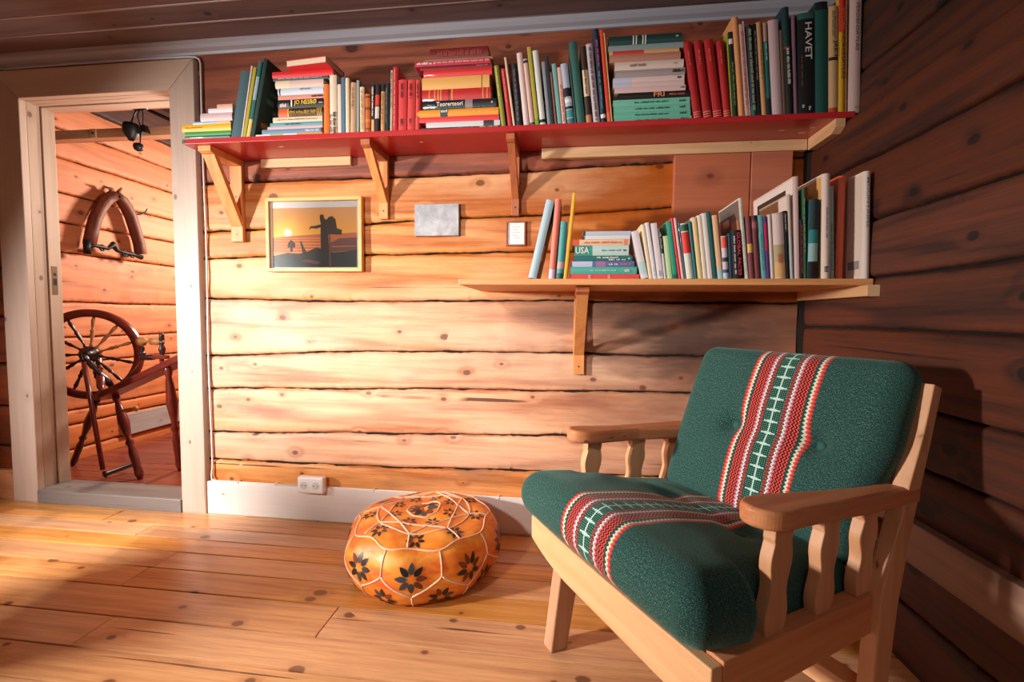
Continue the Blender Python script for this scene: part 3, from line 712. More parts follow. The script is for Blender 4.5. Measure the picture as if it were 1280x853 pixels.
for sgn in (1, -1):
    bm = bmesh.new(); po = arm_poly(sgn); zt = lambda x: .620+.075*max(0, x)+.03*min(0, x)-.0; vt = [bm.verts.new((x, y, zt(x))) for x, y in po]; vb = [bm.verts.new((x, y, zt(x)-.040)) for x, y in po]
    nn = len(po); bm.faces.new(vt); bm.faces.new(vb[::-1])
    for i in range(nn): bm.faces.new((vt[i], vb[i], vb[(i+1) % nn], vt[(i+1) % nn]))
    bmesh.ops.recalc_face_normals(bm, faces=bm.faces[:])
    ee = [e for e in bm.edges if abs(e.verts[0].co.z-e.verts[1].co.z) < .02]
    bmesh.ops.bevel(bm, geom=ee, offset=.009, segments=4, affect='EDGES', profile=.5)
    g = G(); g.addbm(bm, 0); cb(g, 'armrest', M_cx)
    # wavy slats
    for a in ((.222, .064, -.084) if sgn > 0 else (.205, .020, -.145)):
        n = 26; L = []; R_ = []
        for i in range(n+1):
            t = i/n; z = .381+(.5815+.07*max(0, a)-.381)*t; w_ = .0285+.0045*math.sin(t*PI*4.0-.6)+(.004 if t > .85 else 0)
            cx = a+.020*(1-t); L.append((cx-w_, z)); R_.append((cx+w_, z))
        g = G(); g.prism(L+R_[::-1], 'y', sgn*(B-.036), sgn*(B-.010), 0, bev=.002); cb(g, 'arm_slat', M_cz)

# --- woven fabric with the border stripe (pattern lives in UV: u across the chair, v along the weave)
def fabric():
    m, nt, b = newmat('green_wool'); N = NB(nt)
    uv = N.n('ShaderNodeUVMap').outputs[0]; sp = N.n('ShaderNodeSeparateXYZ'); N.link(uv, sp.inputs[0]); u, v = sp.outputs[0], sp.outputs[1]
    tcn = N.n('ShaderNodeTexCoord').outputs['Object']
    # wool: fine mottled weave
    mp = N.n('ShaderNodeMapping'); N.link(uv, mp.inputs[0]); mp.inputs['Scale'].default_value = (1, .45, 1)
    wv = N.noise(mp.outputs[0], 620, 2, .6); wv2 = N.noise(uv, 160, 2, .7)
    gf = N.math('ADD', N.math('MULTIPLY', wv, .8), N.math('MULTIPLY', wv2, .2))
    green = N.ramp(gf, [(.34, lin((12, 40, 38))), (.52, lin((36, 76, 70))), (.66, lin((104, 142, 130)))])
    a = N.math('ABSOLUTE', u)
    zz = N.math('PINGPONG', N.math('MULTIPLY', v, 1.0), .0055); t = N.math('ADD', a, N.math('MULTIPLY', N.math('SUBTRACT', zz, .00275), 1.1))
    tn = N.math('MULTIPLY', t, 10.0)       # .1 m half width -> 1
    red, salmon, white, pale, dark, blk, grn, lil = lin((206, 44, 44)), lin((236, 84, 70)), lin((236, 232, 222)), lin((214, 222, 180)), lin((24, 52, 56)), lin((24, 22, 30)), lin((30, 92, 80)), lin((150, 150, 190))
    st = [(0, grn), (.36, white), (.41, lil), (.44, salmon), (.48, dark), (.525, salmon), (.565, blk), (.615, salmon), (.655, blk), (.70, salmon), (.74, dark), (.775, grn), (.81, dark), (.835, pale), (.87, white), (.905, salmon), (.965, red)]
    bands = N.ramp(tn, st, 'CONSTANT')
    # centre: green blocks with pale dots, white cross figure, red comb on both sides
    an = N.math('MULTIPLY', a, 10.0)
    vm = N.math('PINGPONG', v, .0165)           # one motif = .033 m
    vmn = N.math('DIVIDE', vm, .0165)
    blob_h = N.math('GREATER_THAN', vmn, .22)
    dots = N.math('MULTIPLY', N.math('GREATER_THAN', N.math('SINE', N.math('MULTIPLY', u, 1150)), .25), N.math('GREATER_THAN', N.math('SINE', N.math('MULTIPLY', v, 1150)), .25))
    block = N.mix(N.math('MULTIPLY', dots, .8), lin((14, 62, 54)), lin((130, 196, 170)))
    comb = N.mix(N.math('GREATER_THAN', N.math('SINE', N.math('MULTIPLY', v, 1150)), .1), red, salmon)
    comb2 = N.mix(N.math('GREATER_THAN', N.math('PINGPONG', N.math('ADD', v, .004), .0042), .0021), red, green)
    inner = N.mix(blob_h, green, block)
    c1 = N.mix(N.math('LESS_THAN', an, .25), comb2, inner)
    figw = N.math('ADD', .022, N.math('MULTIPLY', N.math('LESS_THAN', vmn, .22), .07))
    c1 = N.mix(N.math('LESS_THAN', an, figw), c1, lin((190, 226, 214)))
    c1 = N.mix(N.math('MULTIPLY', N.math('LESS_THAN', vmn, .12), N.math('LESS_THAN', an, .2)), c1, lin((200, 230, 218)))
    pat = N.mix(N.math('LESS_THAN', an, .35), bands, c1)
    yarn = N.maprange(wv, .3, .7, .78, 1.1)
    pm = N.mix(1.0, pat, (1, 1, 1, 1)); 
    hs = N.n('ShaderNodeHueSaturation'); N.link(pat, hs.inputs['Color']); N.link(yarn, hs.inputs['Value'])
    col = N.mix(N.math('LESS_THAN', tn, 1.0), green, hs.outputs[0])
    N.link(col, b.inputs['Base Color']); b.inputs['Roughness'].default_value = .9; b.inputs['Specular IOR Level'].default_value = .2
    b.inputs['Sheen Weight'].default_value = .35; b.inputs['Sheen Roughness'].default_value = .5; b.inputs['Sheen Tint'].default_value = lin((150, 200, 190))
    bp = N.n('ShaderNodeBump'); bp.inputs['Strength'].default_value = .35; bp.inputs['Distance'].default_value = .0015; N.link(gf, bp.inputs['Height']); N.link(bp.outputs[0], b.inputs['Normal'])
    return m
M_fab = fabric()
M_fabb = flat('green_wool_button', (50, 96, 86), .9)
def cushion(name, L, W, Tn, rad, fn, parent, centre_v=0, res=.0125):
    """rounded slab: x in [-L/2,L/2], y in [-W/2,W/2], z in [-T/2,T/2]; fn bends it into place"""
    bm = bmesh.new(); h = (L/2, W/2, Tn/2)
    cnt = [max(6, int(2*q/res)) for q in h]
    # box surface as six grids
    vd = {}
    def vert(p):
        k = (round(p[0], 5), round(p[1], 5), round(p[2], 5))
        if k not in vd: vd[k] = bm.verts.new(p)
        return vd[k]
    def lin_(n, hh): return [-hh+2*hh*i/n for i in range(n+1)]
    X, Y, Z = lin_(cnt[0], h[0]), lin_(cnt[1], h[1]), lin_(cnt[2], h[2])
    for z in (-h[2], h[2]):
        for i in range(cnt[0]):
            for j in range(cnt[1]): bm.faces.new([vert(p) for p in ((X[i], Y[j], z), (X[i+1], Y[j], z), (X[i+1], Y[j+1], z), (X[i], Y[j+1], z))])
    for y in (-h[1], h[1]):
        for i in range(cnt[0]):
            for j in range(cnt[2]): bm.faces.new([vert(p) for p in ((X[i], y, Z[j]), (X[i+1], y, Z[j]), (X[i+1], y, Z[j+1]), (X[i], y, Z[j+1]))])
    for x in (-h[0], h[0]):
        for i in range(cnt[1]):
            for j in range(cnt[2]): bm.faces.new([vert(p) for p in ((x, Y[i], Z[j]), (x, Y[i+1], Z[j]), (x, Y[i+1], Z[j+1]), (x, Y[i], Z[j+1]))])
    bmesh.ops.recalc_face_normals(bm, faces=bm.faces[:])
    uvl = bm.loops.layers.uv.new('UVMap')
    for v in bm.verts:
        p = v.co.copy(); q = Vector([max(-(h[i]-rad[i]), min(h[i]-rad[i], p[i])) for i in range(3)]); d = p-q
        e = Vector([d[i]/rad[i] for i in range(3)]); l = e.length
        if l > 0: e = e/l
        s = q+Vector([e[i]*rad[i] for i in range(3)])
        # v coordinate: along the top, down the front / over the rear
        vv = s.x+(s.z-h[2])*(-1 if s.x > 0 else 1)*1.0 if abs(s.x) > h[0]-rad[0] else s.x
        uu = s.y
        if abs(s.y) > h[1]-rad[1]: uu = s.y+math.copysign(h[2]-s.z, s.y)
        v.co = s
        store.append((uu, vv))
    return bm, uvl
# (grid order is stable, so UVs are written from the undeformed position)
def make_cushion(name, L, W, Tn, rad, fn, parent, res=.0125, ush=0):
    global store
    store = []
    bm, uvl = cushion(name, L, W, Tn, rad, fn, parent, 0, res)
    bm.verts.index_update(); bm.verts.ensure_lookup_table()
    for f in bm.faces:
        for lp in f.loops: lp[uvl].uv = (store[lp.vert.index][0]-ush, store[lp.vert.index][1])
        f.smooth = True
    for v in bm.verts: v.co = Vector(fn(v.co.x, v.co.y, v.co.z))
    me = bpy.data.meshes.new(name); bm.to_mesh(me); bm.free(); me.materials.append(M_fab)
    o = bpy.data.objects.new(name, me); COL.objects.link(o); o.parent = parent
    return o
tuft = lambda x, y, cx, cy, r: math.exp(-((x-cx)**2+(y-cy)**2)/(2*r*r))
# seat: local slab centred at a=.165
def seat_fn(x, y, z):
    t = z/.0675; k = 1 if t > 0 else 0
    a = x+.178
    mid = .392+.125*(a-(-.12))/.55           # slope of the mid surface, low at the back
    mid = .368+.085*max(0, a+.10)/.50
    zz = mid+z*(1.0+.16*math.exp(-((a-.30)/.16)**2))
    if t > 0:
        zz += .014*(1-(y/.33)**2)*t - .016*t*(tuft(a, y, .10, .145, .030)+tuft(a, y, .10, -.105, .030)) - .004*t*math.exp(-((a-.10)/.03)**2)*math.exp(-(y/.2)**4)
        zz += .004*noise.noise(Vector((a*9, y*9, 3)))
    if a > .30: a += .012*(1-t*t)*((a-.30)/.16)
    yy = y*(1+.035*(1-t*t)*(1 if a > .28 else .2)) if abs(y) > .2 else y
    lim = .299 if a < .30 else .335
    if abs(yy) > .2: yy = math.copysign(.2+(abs(yy)-.2)*(lim-.2)/(.335-.2), yy) if a < .30 else yy
    return (a, yy, zz)
sc_ = make_cushion('seat_cushion', .57, .67, .135, (.055, .05, .060), seat_fn, ch, .0125, .02)
def back_fn(x, y, z):
    # x = along height (-.25 bottom .. .25 top), z = thickness, front = +z
    h_ = x+.255; t = z/.055
    th = math.radians(21.5)
    a0, z0 = -.085, .415
    bow = .022*math.sin(PI*min(1, max(0, h_/.5)))
    zz_ = z
    if t > 0: zz_ += (.016*(1-(y/.33)**2)*(1-((x)/.26)**2) - .036*(tuft(x, y, .005, .150, .020)+tuft(x, y, .005, -.100, .020)) - .012*(tuft(x, y, .005, .150, .06)+tuft(x, y, .005, -.100, .06)) - .006*math.exp(-((x-.005)/.035)**2)*math.exp(-(y/.26)**4))*t
    zz_ += .003*noise.noise(Vector((x*8, y*8, 9)))
    f = zz_ + bow*.4
    a = a0-h_*math.sin(th)+f*math.cos(th); zt = z0+h_*math.cos(th)+f*math.sin(th)
    yy = y*(1+.015*(1-t*t))+.033
    q_ = max(0, min(1, (h_-.12)/.20)); lim = .304+.032*q_*q_*(3-2*q_)
    if yy > .15: yy = .15+(yy-.15)*(lim-.15)/(.336-.15)
    return (a, yy, zt)
bc = make_cushion('backrest_cushion', .515, .600, .112, (.050, .045, .050), back_fn, ch, .010, .028)
for sy in (.150, -.100):
    p = Vector(back_fn(.005, sy, .055)); q = Vector(back_fn(.005, sy, .075)); n_ = (q-p).normalized()
    g = G(); g.lathe(p-n_*.004, p+n_*.012, [(0, .008), (.3, .0135), (.6, .0135), (.85, .010), (1, .002)], 0, 14); o = cb(g, 'button', M_fabb, bc)
    p = Vector(seat_fn(.10-.178, sy-.005, .0675)); g = G(); g.lathe(p-Vector((0, 0, .004)), p+Vector((0, 0, .007)), [(0, .008), (.3, .0125), (.6, .0125), (.85, .009), (1, .002)], 0, 14); cb(g, 'button', M_fabb, sc_)
# ================================================================== the hall: spinning wheel, horse collar, beams
M_sw = wood('wheel_red_wood', (140, 52, 40), (92, 32, 28), 'x', .3, .1, bump=.05, coat=.4)
M_swd = wood('wheel_dark_wood', (66, 30, 28), (34, 20, 22), 'z', .35, .1, bump=.05, coat=.3)
M_swl = wood('wheel_worn_wood', (206, 150, 92), (150, 80, 50), 'z', .4, .1, bump=.05)
M_iron = flat('dark_iron', (34, 32, 34), .45, .6)
WY = .50
def hp(px, py, y=WY): return onY(px, py, y)
hub = hp(113, 443); RW = .288
sw = empty('spinning_wheel', (hub.x, WY, -.04)); tag(sw, 'dark red turned spinning wheel with treadle seen through the doorway', 'spinning wheel')
ax = (CAM-hub); ax.z = 0; ax.normalize(); ax = (ax*.45+Vector((.0, -1, 0))*.55).normalized()      # wheel axle, roughly towards the viewer
ux = Vector((0, 0, 1)).cross(ax).normalized(); uz = Vector((0, 0, 1))
def wp(a, r, off=0): return hub+(ux*math.cos(a)+uz*math.sin(a))*r+ax*off
# rim: rectangular ring with a groove
g = G(); n = 72; pr = [(RW-.046, -.018), (RW-.004, -.018), (RW, -.012), (RW-.006, -.004), (RW-.006, .004), (RW, .012), (RW-.004, .018), (RW-.046, .018), (RW-.050, 0)]
vs = [wp(2*PI*i/n, r, o) for i in range(n) for r, o in pr]; m_ = len(pr)
g.add(vs, [(i*m_+j, ((i+1) % n)*m_+j, ((i+1) % n)*m_+(j+1) % m_, i*m_+(j+1) % m_) for i in range(n) for j in range(m_)], 0, None, True)
g.build('wheel_rim', [M_sw], sw)
for k in range(11):
    a = 2*PI*k/11+.32
    g = G(); g.lathe(wp(a, .035), wp(a, RW-.046), [(0, .007), (.12, .010), (.18, .006), (.30, .007), (.42, .012), (.50, .009), (.55, .013), (.62, .007), (.75, .0095), (.88, .012), (.94, .007), (1, .008)], 0, 10)
    g.build('spoke', [M_swl if k in (1, 2, 0) else M_swd], sw)
g = G(); g.lathe(hub-ax*.055, hub+ax*.06, [(0, .012), (.1, .032), (.2, .026), (.32, .052), (.68, .052), (.8, .028), (.9, .034), (1, .012)], 0, 18); g.build('hub', [M_swd], sw)
g = G(); g.tube([hub-ax*.11, hub+ax*.10], .006, 0, 8); g.tube([hub+ax*.10, hub+ax*.105+uz*-.04+ux*.02], .006, 0, 8); g.build('crank_axle', [M_iron], sw)
# slanted bench, low by the wheel, high to the right
b0 = hp(133, 494); b1 = hp(252, 438, .40); bd = (b1-b0).normalized(); bw = bd.cross(Vector((0, 0, 1))).normalized(); bn = bw.cross(bd).normalized()
BM = Matrix(((bd.x, bw.x, bn.x, b0.x), (bd.y, bw.y, bn.y, b0.y), (bd.z, bw.z, bn.z, b0.z), (0, 0, 0, 1))); BL = (b1-b0).length
g = G(); g.box((-.05, -.065, -.022), (BL, .065, .018), 0, bev=.006, xf=BM); g.build('bench', [M_sw], sw)
def onb(t, s, up=.018): return BM @ Vector((t, s, up))
tl = [(0, .012), (.06, .017), (.10, .011), (.16, .016), (.34, .024), (.48, .015), (.54, .011), (.58, .019), (.62, .011), (.70, .018), (.86, .016), (.95, .018), (1, .010)]
def turned(name, p0, p1, m, k=1.0, pr=tl): g = G(); g.lathe(p0, p1, [(t, r*k*1.3) for t, r in pr], 0, 12); return g.build(name, [m], sw)
f1 = hp(175, 572, .44); f1.z = -.038; f2 = hp(90, 561, .60); f2.z = -.038; f3 = hp(224, 545, .62); f3.z = -.038
turned('leg', onb(.03, -.03, -.01), f1, M_sw); turned('leg', onb(.0, .05, -.01), f2, M_swd, .85); turned('leg', onb(BL*.72, .04, -.01), f3, M_sw)
# two uprights carrying the axle
for sgn in (-1, 1):
    turned('wheel_post', onb(.02 if sgn < 0 else .05, .05*sgn, .01), hub+ax*(.078 if sgn < 0 else -.078)-uz*.0, M_swd if sgn < 0 else M_sw, .8)
# flyer head
h0 = onb(BL*.55, 0, .018)
g = G(); c = hp(202, 446, .46); g.box((c.x-.05, c.y-.02, c.z-.014), (c.x+.04, c.y+.02, c.z+.010), 0, bev=.006); g.tube([c-uz*.01, onb((c-b0).dot(bd), 0, .0)], .012, 0, 10); g.build('mother_of_all', [M_sw], sw)
for px, m_ in ((203, M_swd), (178, M_swd)):
    p = hp(px, 447, .46); turned('maiden', p, p+uz*(.15 if px > 190 else .07), m_, .62)
fa, fb = hp(172, 427, .46), hp(206, 427, .46)
g = G(); g.lathe(fa, fb, [(0, .004), (.05, .026), (.22, .028), (.30, .010), (.42, .008), (.52, .022), (.80, .024), (.88, .010), (1, .006)], 0, 14); g.build('bobbin', [M_swl], sw)
ga, gb = hp(176, 447, .46), hp(200, 447, .46); g = G(); g.lathe(ga, gb, [(0, .010), (.1, .018), (.6, .018), (.8, .012), (1, .008)], 0, 12); g.build('flyer_whorl', [M_swd], sw)
# footman and treadle
g = G(); q = hp(128, 573, .40); q.z = .0; g.tube([hub+ax*.105-uz*.04+ux*.02, q+uz*.02], .013, 0, 8); g.build('footman', [M_sw], sw)
t1 = hp(167, 556, .55); t1.z = .012
g = G(); g.lathe(q+Vector((0, 0, -.012)), t1, [(0, .014), (.05, .024), (.12, .016), (.9, .016), (1, .010)], 0, 12); g.build('treadle_bar', [M_swd], sw)
g = G(); k1, k2 = hp(153, 514, .44), hp(172, 511, .44); g.lathe(k1, k2, [(0, .008), (.3, .014), (.7, .012), (.9, .018), (1, .006)], 0, 12); g.build('tension_peg', [M_swl], sw)
g = G(); g.tube([hub+ux*RW*.98+uz*.05, fa+Vector((.02, 0, .012))], .0015, 0, 5); g.tube([hub-ux*0+ux*.10-uz*RW*.96, ga+Vector((.01, 0, -.014))], .0015, 0, 5); g.build('drive_cord', [M_swl], sw)

# horse collar hung on the log wall of the hall
M_leat = wood('collar_wood', (128, 70, 50), (72, 38, 30), 'z', .6, .2, bump=.15)
XW = -3.335
def hx(px, py, x=XW): return onX(px, py, x)
hc = empty('horse_collar', hx(148, 245)); tag(hc, 'old wooden horse collar with iron fittings hung on the hall logs', 'horse collar')
PXL = [(112, 306), (115, 290), (119, 275), (125, 262), (133, 251), (143, 244)]; PXR = [(143, 244), (152, 250), (158, 259), (164, 272), (169, 288), (174, 305), (176, 318)]
def arc(P, wds):
    g = G(); C_ = [hx(*p) for p in P]; n = len(C_); V = []
    for i, p in enumerate(C_):
        t = (C_[min(i+1, n-1)]-C_[max(i-1, 0)]).normalized(); s = Vector((1, 0, 0)).cross(t).normalized(); w_ = wds[0]+(wds[1]-wds[0])*i/(n-1)
        for a, b_ in ((-w_, -.028), (w_, -.028), (w_*1.0, .02), (w_*.6, .040), (-w_*.6, .040), (-w_, .02)): V.append(p+s*a+Vector((b_, 0, 0)))
    g.add(V, [(i*6+j, (i+1)*6+j, (i+1)*6+(j+1) % 6, i*6+(j+1) % 6) for i in range(n-1) for j in range(6)]+[tuple(range(6)), tuple((n-1)*6+j for j in range(6))][0:2], 0, None, True)
    return g
arc(PXL, (.026, .032)).build('hame', [M_leat], hc); arc(PXR, (.032, .027)).build('hame', [M_leat], hc)
g = G(); g.tube([hx(141, 246), hx(139, 236), hx(129, 233)], [.03, .014, .004], 0, 8); g.tube([hx(146, 246), hx(149, 239), hx(152, 235)], [.026, .012, .006], 0, 8); g.build('horn', [M_leat], hc)
g = G(); P = [hx(a, b_, -3.315) for a, b_ in ((109, 309), (118, 307), (127, 309), (135, 311), (141, 306), (146, 313), (155, 316), (165, 318), (177, 322))]
g.tube(P, [.022, .012, .016, .012, .026, .014, .014, .012, .020], 0, 8); g.tube([P[0]+Vector((0, 0, .05)), P[0]+Vector((0, 0, -.05))], .022, 0, 8)
for p in (P[2], P[4], P[6], P[7]): g.tube([p+Vector((.005, .016*math.cos(a), .020*math.sin(a)-.006)) for a in [2*PI*i/10 for i in range(10)]], .006, 0, 6, closed=True)
g.build('iron_chain', [M_iron], hc)
g = G(); g.tube([hx(166, 268), hx(176, 268), hx(182, 265), hx(184, 261)], [.006, .007, .006, .003], 0, 6); g.build('hook', [M_iron], hc)
# beams overhead in the hall
M_beam = wood('hall_beam', (236, 184, 146), (200, 142, 106), 'x', .55, .5, bump=.12)
M_beamd = wood('hall_rafter', (110, 64, 48), (66, 40, 34), 'x', .6, .4, bump=.12)
zb = onY(140, 166, .40).z
g = G(); g.box((-3.39, .40, zb-.027), (-.62, .46, zb+.027), 0, bev=.003)
c = onY(117, 166, .40); g.box((c.x-.018, .396, zb-.026), (c.x+.018, .402, zb+.026), 1, bev=.001); g.tube([(c.x, .397, zb), (c.x, .392, zb)], .006, 2, 10)
tag(g.build('ceiling_beam', [M_beam, M_batx, M_iron], loc=(-2.6, .43, zb)), 'pale lower beam across the hall above the horse collar', 'beam')
zt = onY(120, 130, .60).z
g = G(); g.box((-3.39, .60, zt-.022), (-.62, .66, zt+.026), 0, bev=.003)
tag(g.build('ceiling_beam', [M_beam], loc=(-2.6, .63, zt)), 'upper beam in the hall just under the door head', 'beam')
p0, p1 = onY(178, 134, .9), onY(226, 156, .9)
g = G(); g.tube([onY(120, 108, .9), p1], .012, 0, 8); tag(g.build('rafter_pole', [M_iron], loc=tuple(p0)), 'dark pole slanting down to the right behind the hall beams', 'pole')
# black pulley block with cord and weight
pb = onY(164, 160, .36)
pu = empty('pulley_lamp', pb); tag(pu, 'black iron pulley lamp hanging in front of the lower hall beam', 'lamp')
q_ = lambda a, b_: onY(a, b_, .36)
g = G(); c = q_(175, 131); g.lathe(c+Vector((-.045, 0, 0)), c+Vector((.035, 0, 0)), [(0, .012), (.05, .030), (.45, .034), (.5, .022), (.6, .034), (.95, .028), (1, .010)], 0, 14); g.build('pulley', [M_iron], pu)
g = G(); c = q_(164, 153); g.lathe(c, q_(164, 176), [(0, .012), (.08, .036), (.25, .042), (.6, .038), (.85, .022), (1, .012)], 0, 16); g.build('lamp_body', [M_blk, ], pu)
g = G(); c = q_(180, 158); g.prism([(c.x-.012, c.z), (c.x+.012, c.z+.006), (c.x+.030, c.z-.040), (c.x-.010, c.z-.030)], 'y', .345, .375, 0, bev=.002); g.build('bracket_flap', [M_blk], pu)
g = G(); g.tube([q_(175, 133), q_(172, 146), q_(176, 160), q_(175, 182)], .003, 0, 6); g.tube([q_(178, 133), q_(179, 150), q_(177, 165), q_(175, 182)], .0025, 0, 6); g.tube([q_(172, 133), q_(164, 153)], .004, 0, 6); g.build('cord', [M_iron], pu)
g = G(); c = q_(173, 183); g.lathe(c+Vector((0, 0, .02)), c-Vector((0, 0, .028)), [(0, .006), (.15, .022), (.5, .026), (.85, .020), (1, .006)], 0, 12); g.build('weight', [M_blk], pu)
# ================================================================== books
ORG = {'A': (220, 30), 'B': (420, 30), 'C': (610, 20), 'D': (740, 10), 'E': (890, 0), 'F': (640, 220), 'G': (780, 220), 'H': (900, 200)}
ZS = 5.6865
M_page = flat('book_pages', (226, 208, 182), .8)
def bmat(rgb, rough=.5): return flat('cover_%d_%d_%d' % rgb, rgb, rough, coat=.08)
def text_mesh(s, size):
    cu = bpy.data.curves.new('t', 'FONT'); cu.body = s; cu.size = size; cu.resolution_u = 2; cu.extrude = 0; cu.offset = size*.012
    o = bpy.data.objects.new('t', cu); COL.objects.link(o); dg = bpy.context.evaluated_depsgraph_get(); dg.update()
    me = bpy.data.meshes.new_from_object(o.evaluated_get(dg)); bpy.data.objects.remove(o); bpy.data.curves.remove(cu)
    vs = [v.co.copy() for v in me.vertices]; fs = [tuple(p.vertices) for p in me.polygons]; bpy.data.meshes.remove(me)
    x0 = min(v.x for v in vs); x1 = max(v.x for v in vs); y0 = min(v.y for v in vs); y1 = max(v.y for v in vs)
    return [((v.x-x0)/(x1-x0), (v.y-y0)/(y1-y0)) for v in vs], fs
rb = random.Random(11)
def marks(g, a0, a1, b0, b1, put, mi, n=1):
    """unreadable small print: words as rows of tiny strokes. a along the line, b across"""
    a = a0
    while a < a1:
        w_ = rb.uniform(.012, .03); e_ = a
        while e_ < min(a+w_, a1):
            st = rb.uniform(.0012, .003); h = rb.uniform(.55, 1.0); put(g, e_, e_+st, b0, b0+(b1-b0)*h, mi); e_ += st+.0012
        a += w_+.006
def book(name, w, h, d, rgb, origin, lean, label, group, ex, lying=False):
    """standing: w across, h up, d deep, spine at local y=0 facing the room. lying: w = thickness up, h = length along x"""
    ex = ex or {}
    X = (lambda a, b: (a, b)) if not lying else None
    def P(a, y, c):             # a across the spine, c along the spine -> local xyz
        return (a, y, c) if not lying else (c, y, a)
    def bx(g, a0, a1, y0, y1, c0, c1, mi=0, bev=0): p, q = P(a0, y0, c0), P(a1, y1, c1); g.box(p, q, mi, bev=bev)
    hard = ex.get('hard', w > .016); bt = .0022 if hard else .0009; ins = .003 if hard else .0004
    mats = [bmat(rgb, ex.get('rough', .5))]; idx = {rgb: 0}
    def mi(c):
        if c not in idx: idx[c] = len(mats); mats.append(bmat(c))
        return idx[c]
    g = G()
    if ex.get('reverse'):       # fore-edge towards the room
        bx(g, 0, bt, 0, d, 0, h); bx(g, w-bt, w, 0, d, 0, h); bx(g, bt, w-bt, d-bt, d, 0, h)
    else:
        bx(g, 0, bt, .002, d, 0, h); bx(g, w-bt, w, .002, d, 0, h)
        # softly rounded spine
        n = 6; k = min(.004, w*.18) if hard else .0012
        prof_ = [(w*i/n, .003-k*math.sin(PI*i/n)-.0015) for i in range(n+1)]
        V = []
        for c in (0, h): V += [P(a, y, c) for a, y in prof_]
        m_ = n+1; g.add(V, [(i, i+1, m_+i+1, m_+i) for i in range(n)], 0, None, False)
        V = []
        for c in (0, h): V += [P(a, y+.0016, c) for a, y in prof_]
        g.add(V, [(i, m_+i, m_+i+1, i+1) for i in range(n)], 0)
        for c0, c1, col in ex.get('bands', []):
            V = []
            for c in (c0*h, c1*h): V += [P(a, y-.0004, c) for a, y in prof_]
            g.add(V, [(i, i+1, m_+i+1, m_+i) for i in range(n)], mi(col))
    lay = 0
    for side, r in ex.get('cover', []):
        for d0, d1, c0, c1, col in r:
            a = -.0003 if side == 'L' else w+.0003
            V = [P(a, d0*d+.002, c0*h), P(a, d1*d, c0*h), P(a, d1*d, c1*h), P(a, d0*d+.002, c1*h)]
            lay += 1; V = [(q[0]+(-1 if side == 'L' else 1)*.00012*lay, q[1], q[2]) for q in V]; g.add(V, [(0, 1, 2, 3)], mi(col))
    o = g.build(name, mats, None, origin, (0, lean, 0), local=True)
    g = G(); bx(g, bt, w-bt, (.0015 if ex.get('reverse') else .004), d-ins-(bt if ex.get('reverse') else 0), ins, h-ins); g.build('pages', [M_page], o, local=True)
    fy = -.0012-(min(.004, w*.18) if hard else .0012)
    g = G(); tm = []
    def put(g_, c0, c1, a0, a1, m_):
        if lying: V = [(c0, fy, a0), (c1, fy, a0), (c1, fy, a1), (c0, fy, a1)]
        else: V = [(a0, fy, h-c1), (a1, fy, h-c1), (a1, fy, h-c0), (a0, fy, h-c0)]
        g_.add(V, [(0, 1, 2, 3)], m_)
    for (s, col, c0, c1, a0, a1) in ex.get('text', []):     # c along (from top / left), a across, fractions
        uv, fs = text_mesh(s, .05); tm.append(bmat(col))
        V = []
        for u, v in uv:
            c = (c0+(c1-c0)*u)*h; a = (a0+(a1-a0)*v)*w
            V.append((c, fy, a) if lying else (a, fy, h-c))
        g.add(V, fs, len(tm)-1)
    if g.v: g.build('title', tm, o, local=True)
    for col, c0, c1, a0, a1 in ex.get('marks', []):
        g = G(); marks(g, c0*h, c1*h, a0*w, a1*w, put, 0); g.build('small_print', bmat(col), o, local=True)
    tag(o, label, 'book', group); return o

def px_(crop, X, Y): o = ORG[crop]; return (o[0]+X/ZS, o[1]+Y/ZS)
GR, GL = 'books on the red shelf', 'books on the lower pine shelf'
def row(items, ys, z0, group, depth=.13):
    """standing books, left to right: (crop, xb0, xb1, xt0, ytop, rgb, label, extras)"""
    R = []
    for it in items:
        crop, xb0, xb1, xt0, ytop, rgb, label = it[:7]; ex = it[7] if len(it) > 7 else {}
        y = ys+ex.get('dy', 0)
        # base line pixel of the shelf at this column, by projecting x on the plane
        def base_x(X):
            px, py = px_(crop, X, 700)
            for _ in range(6):
                p = onY(px, py, y); q = Vector((p.x, y, z0)) - CAM; f = q.dot(fw); py = 426.5+FPX*q.dot(dn)/f; 
                px = ORG[crop][0]+X/ZS
            return onY(px, py, y).x
        b0, b1 = base_x(xb0), base_x(xb1); t = onY(*px_(crop, xt0, ytop), y)
        lean = math.atan2(t.x-b0, t.z-z0); h = math.hypot(t.x-b0, t.z-z0)
        if abs(lean) < .012: lean = 0.0
        R.append([b0, b1, lean, h, y, rgb, label, ex])
    for i in range(len(R)-1):
        if R[i+1][0]-R[i][0] < .0055: R[i+1][0] = R[i][0]+.0055
    for i in range(len(R)-1):      # keep neighbours from cutting into each other
        a, b = R[i], R[i+1]
        if a[7].get('dy', 0) != b[7].get('dy', 0) and abs(a[7].get('dy', 0)-b[7].get('dy', 0)) > .1: continue
        if b[0] < max(a[1], a[0]+.0050)+.0008: b[0] = max(a[1], a[0]+.0050)+.0008
        hm = min(a[3], b[3]); ra = max(a[1], a[0]+.0047)+hm*math.sin(a[2]); lb = b[0]+hm*math.sin(b[2])
        if ra > lb: 
            s_ = (ra-lb)/hm
            if b[2]+s_ < .35: b[2] = b[2]+s_+.001
    out = []
    for b0, b1, lean, h, y, rgb, label, ex in R:
        w_ = max(.0045, (b1-b0)*math.cos(lean)-.0006); d = ex.get('d', min(depth, h*.72))
        zo = z0+.0005+(w_*math.sin(lean) if lean > 0 else 0)
        x = b0 if lean <= 0 else b1-w_*math.cos(lean)
        h = min(h, 2.262-zo)
        out.append(book('book', w_, h, d, rgb, (x, y, zo), lean, label, group, ex))
    return out
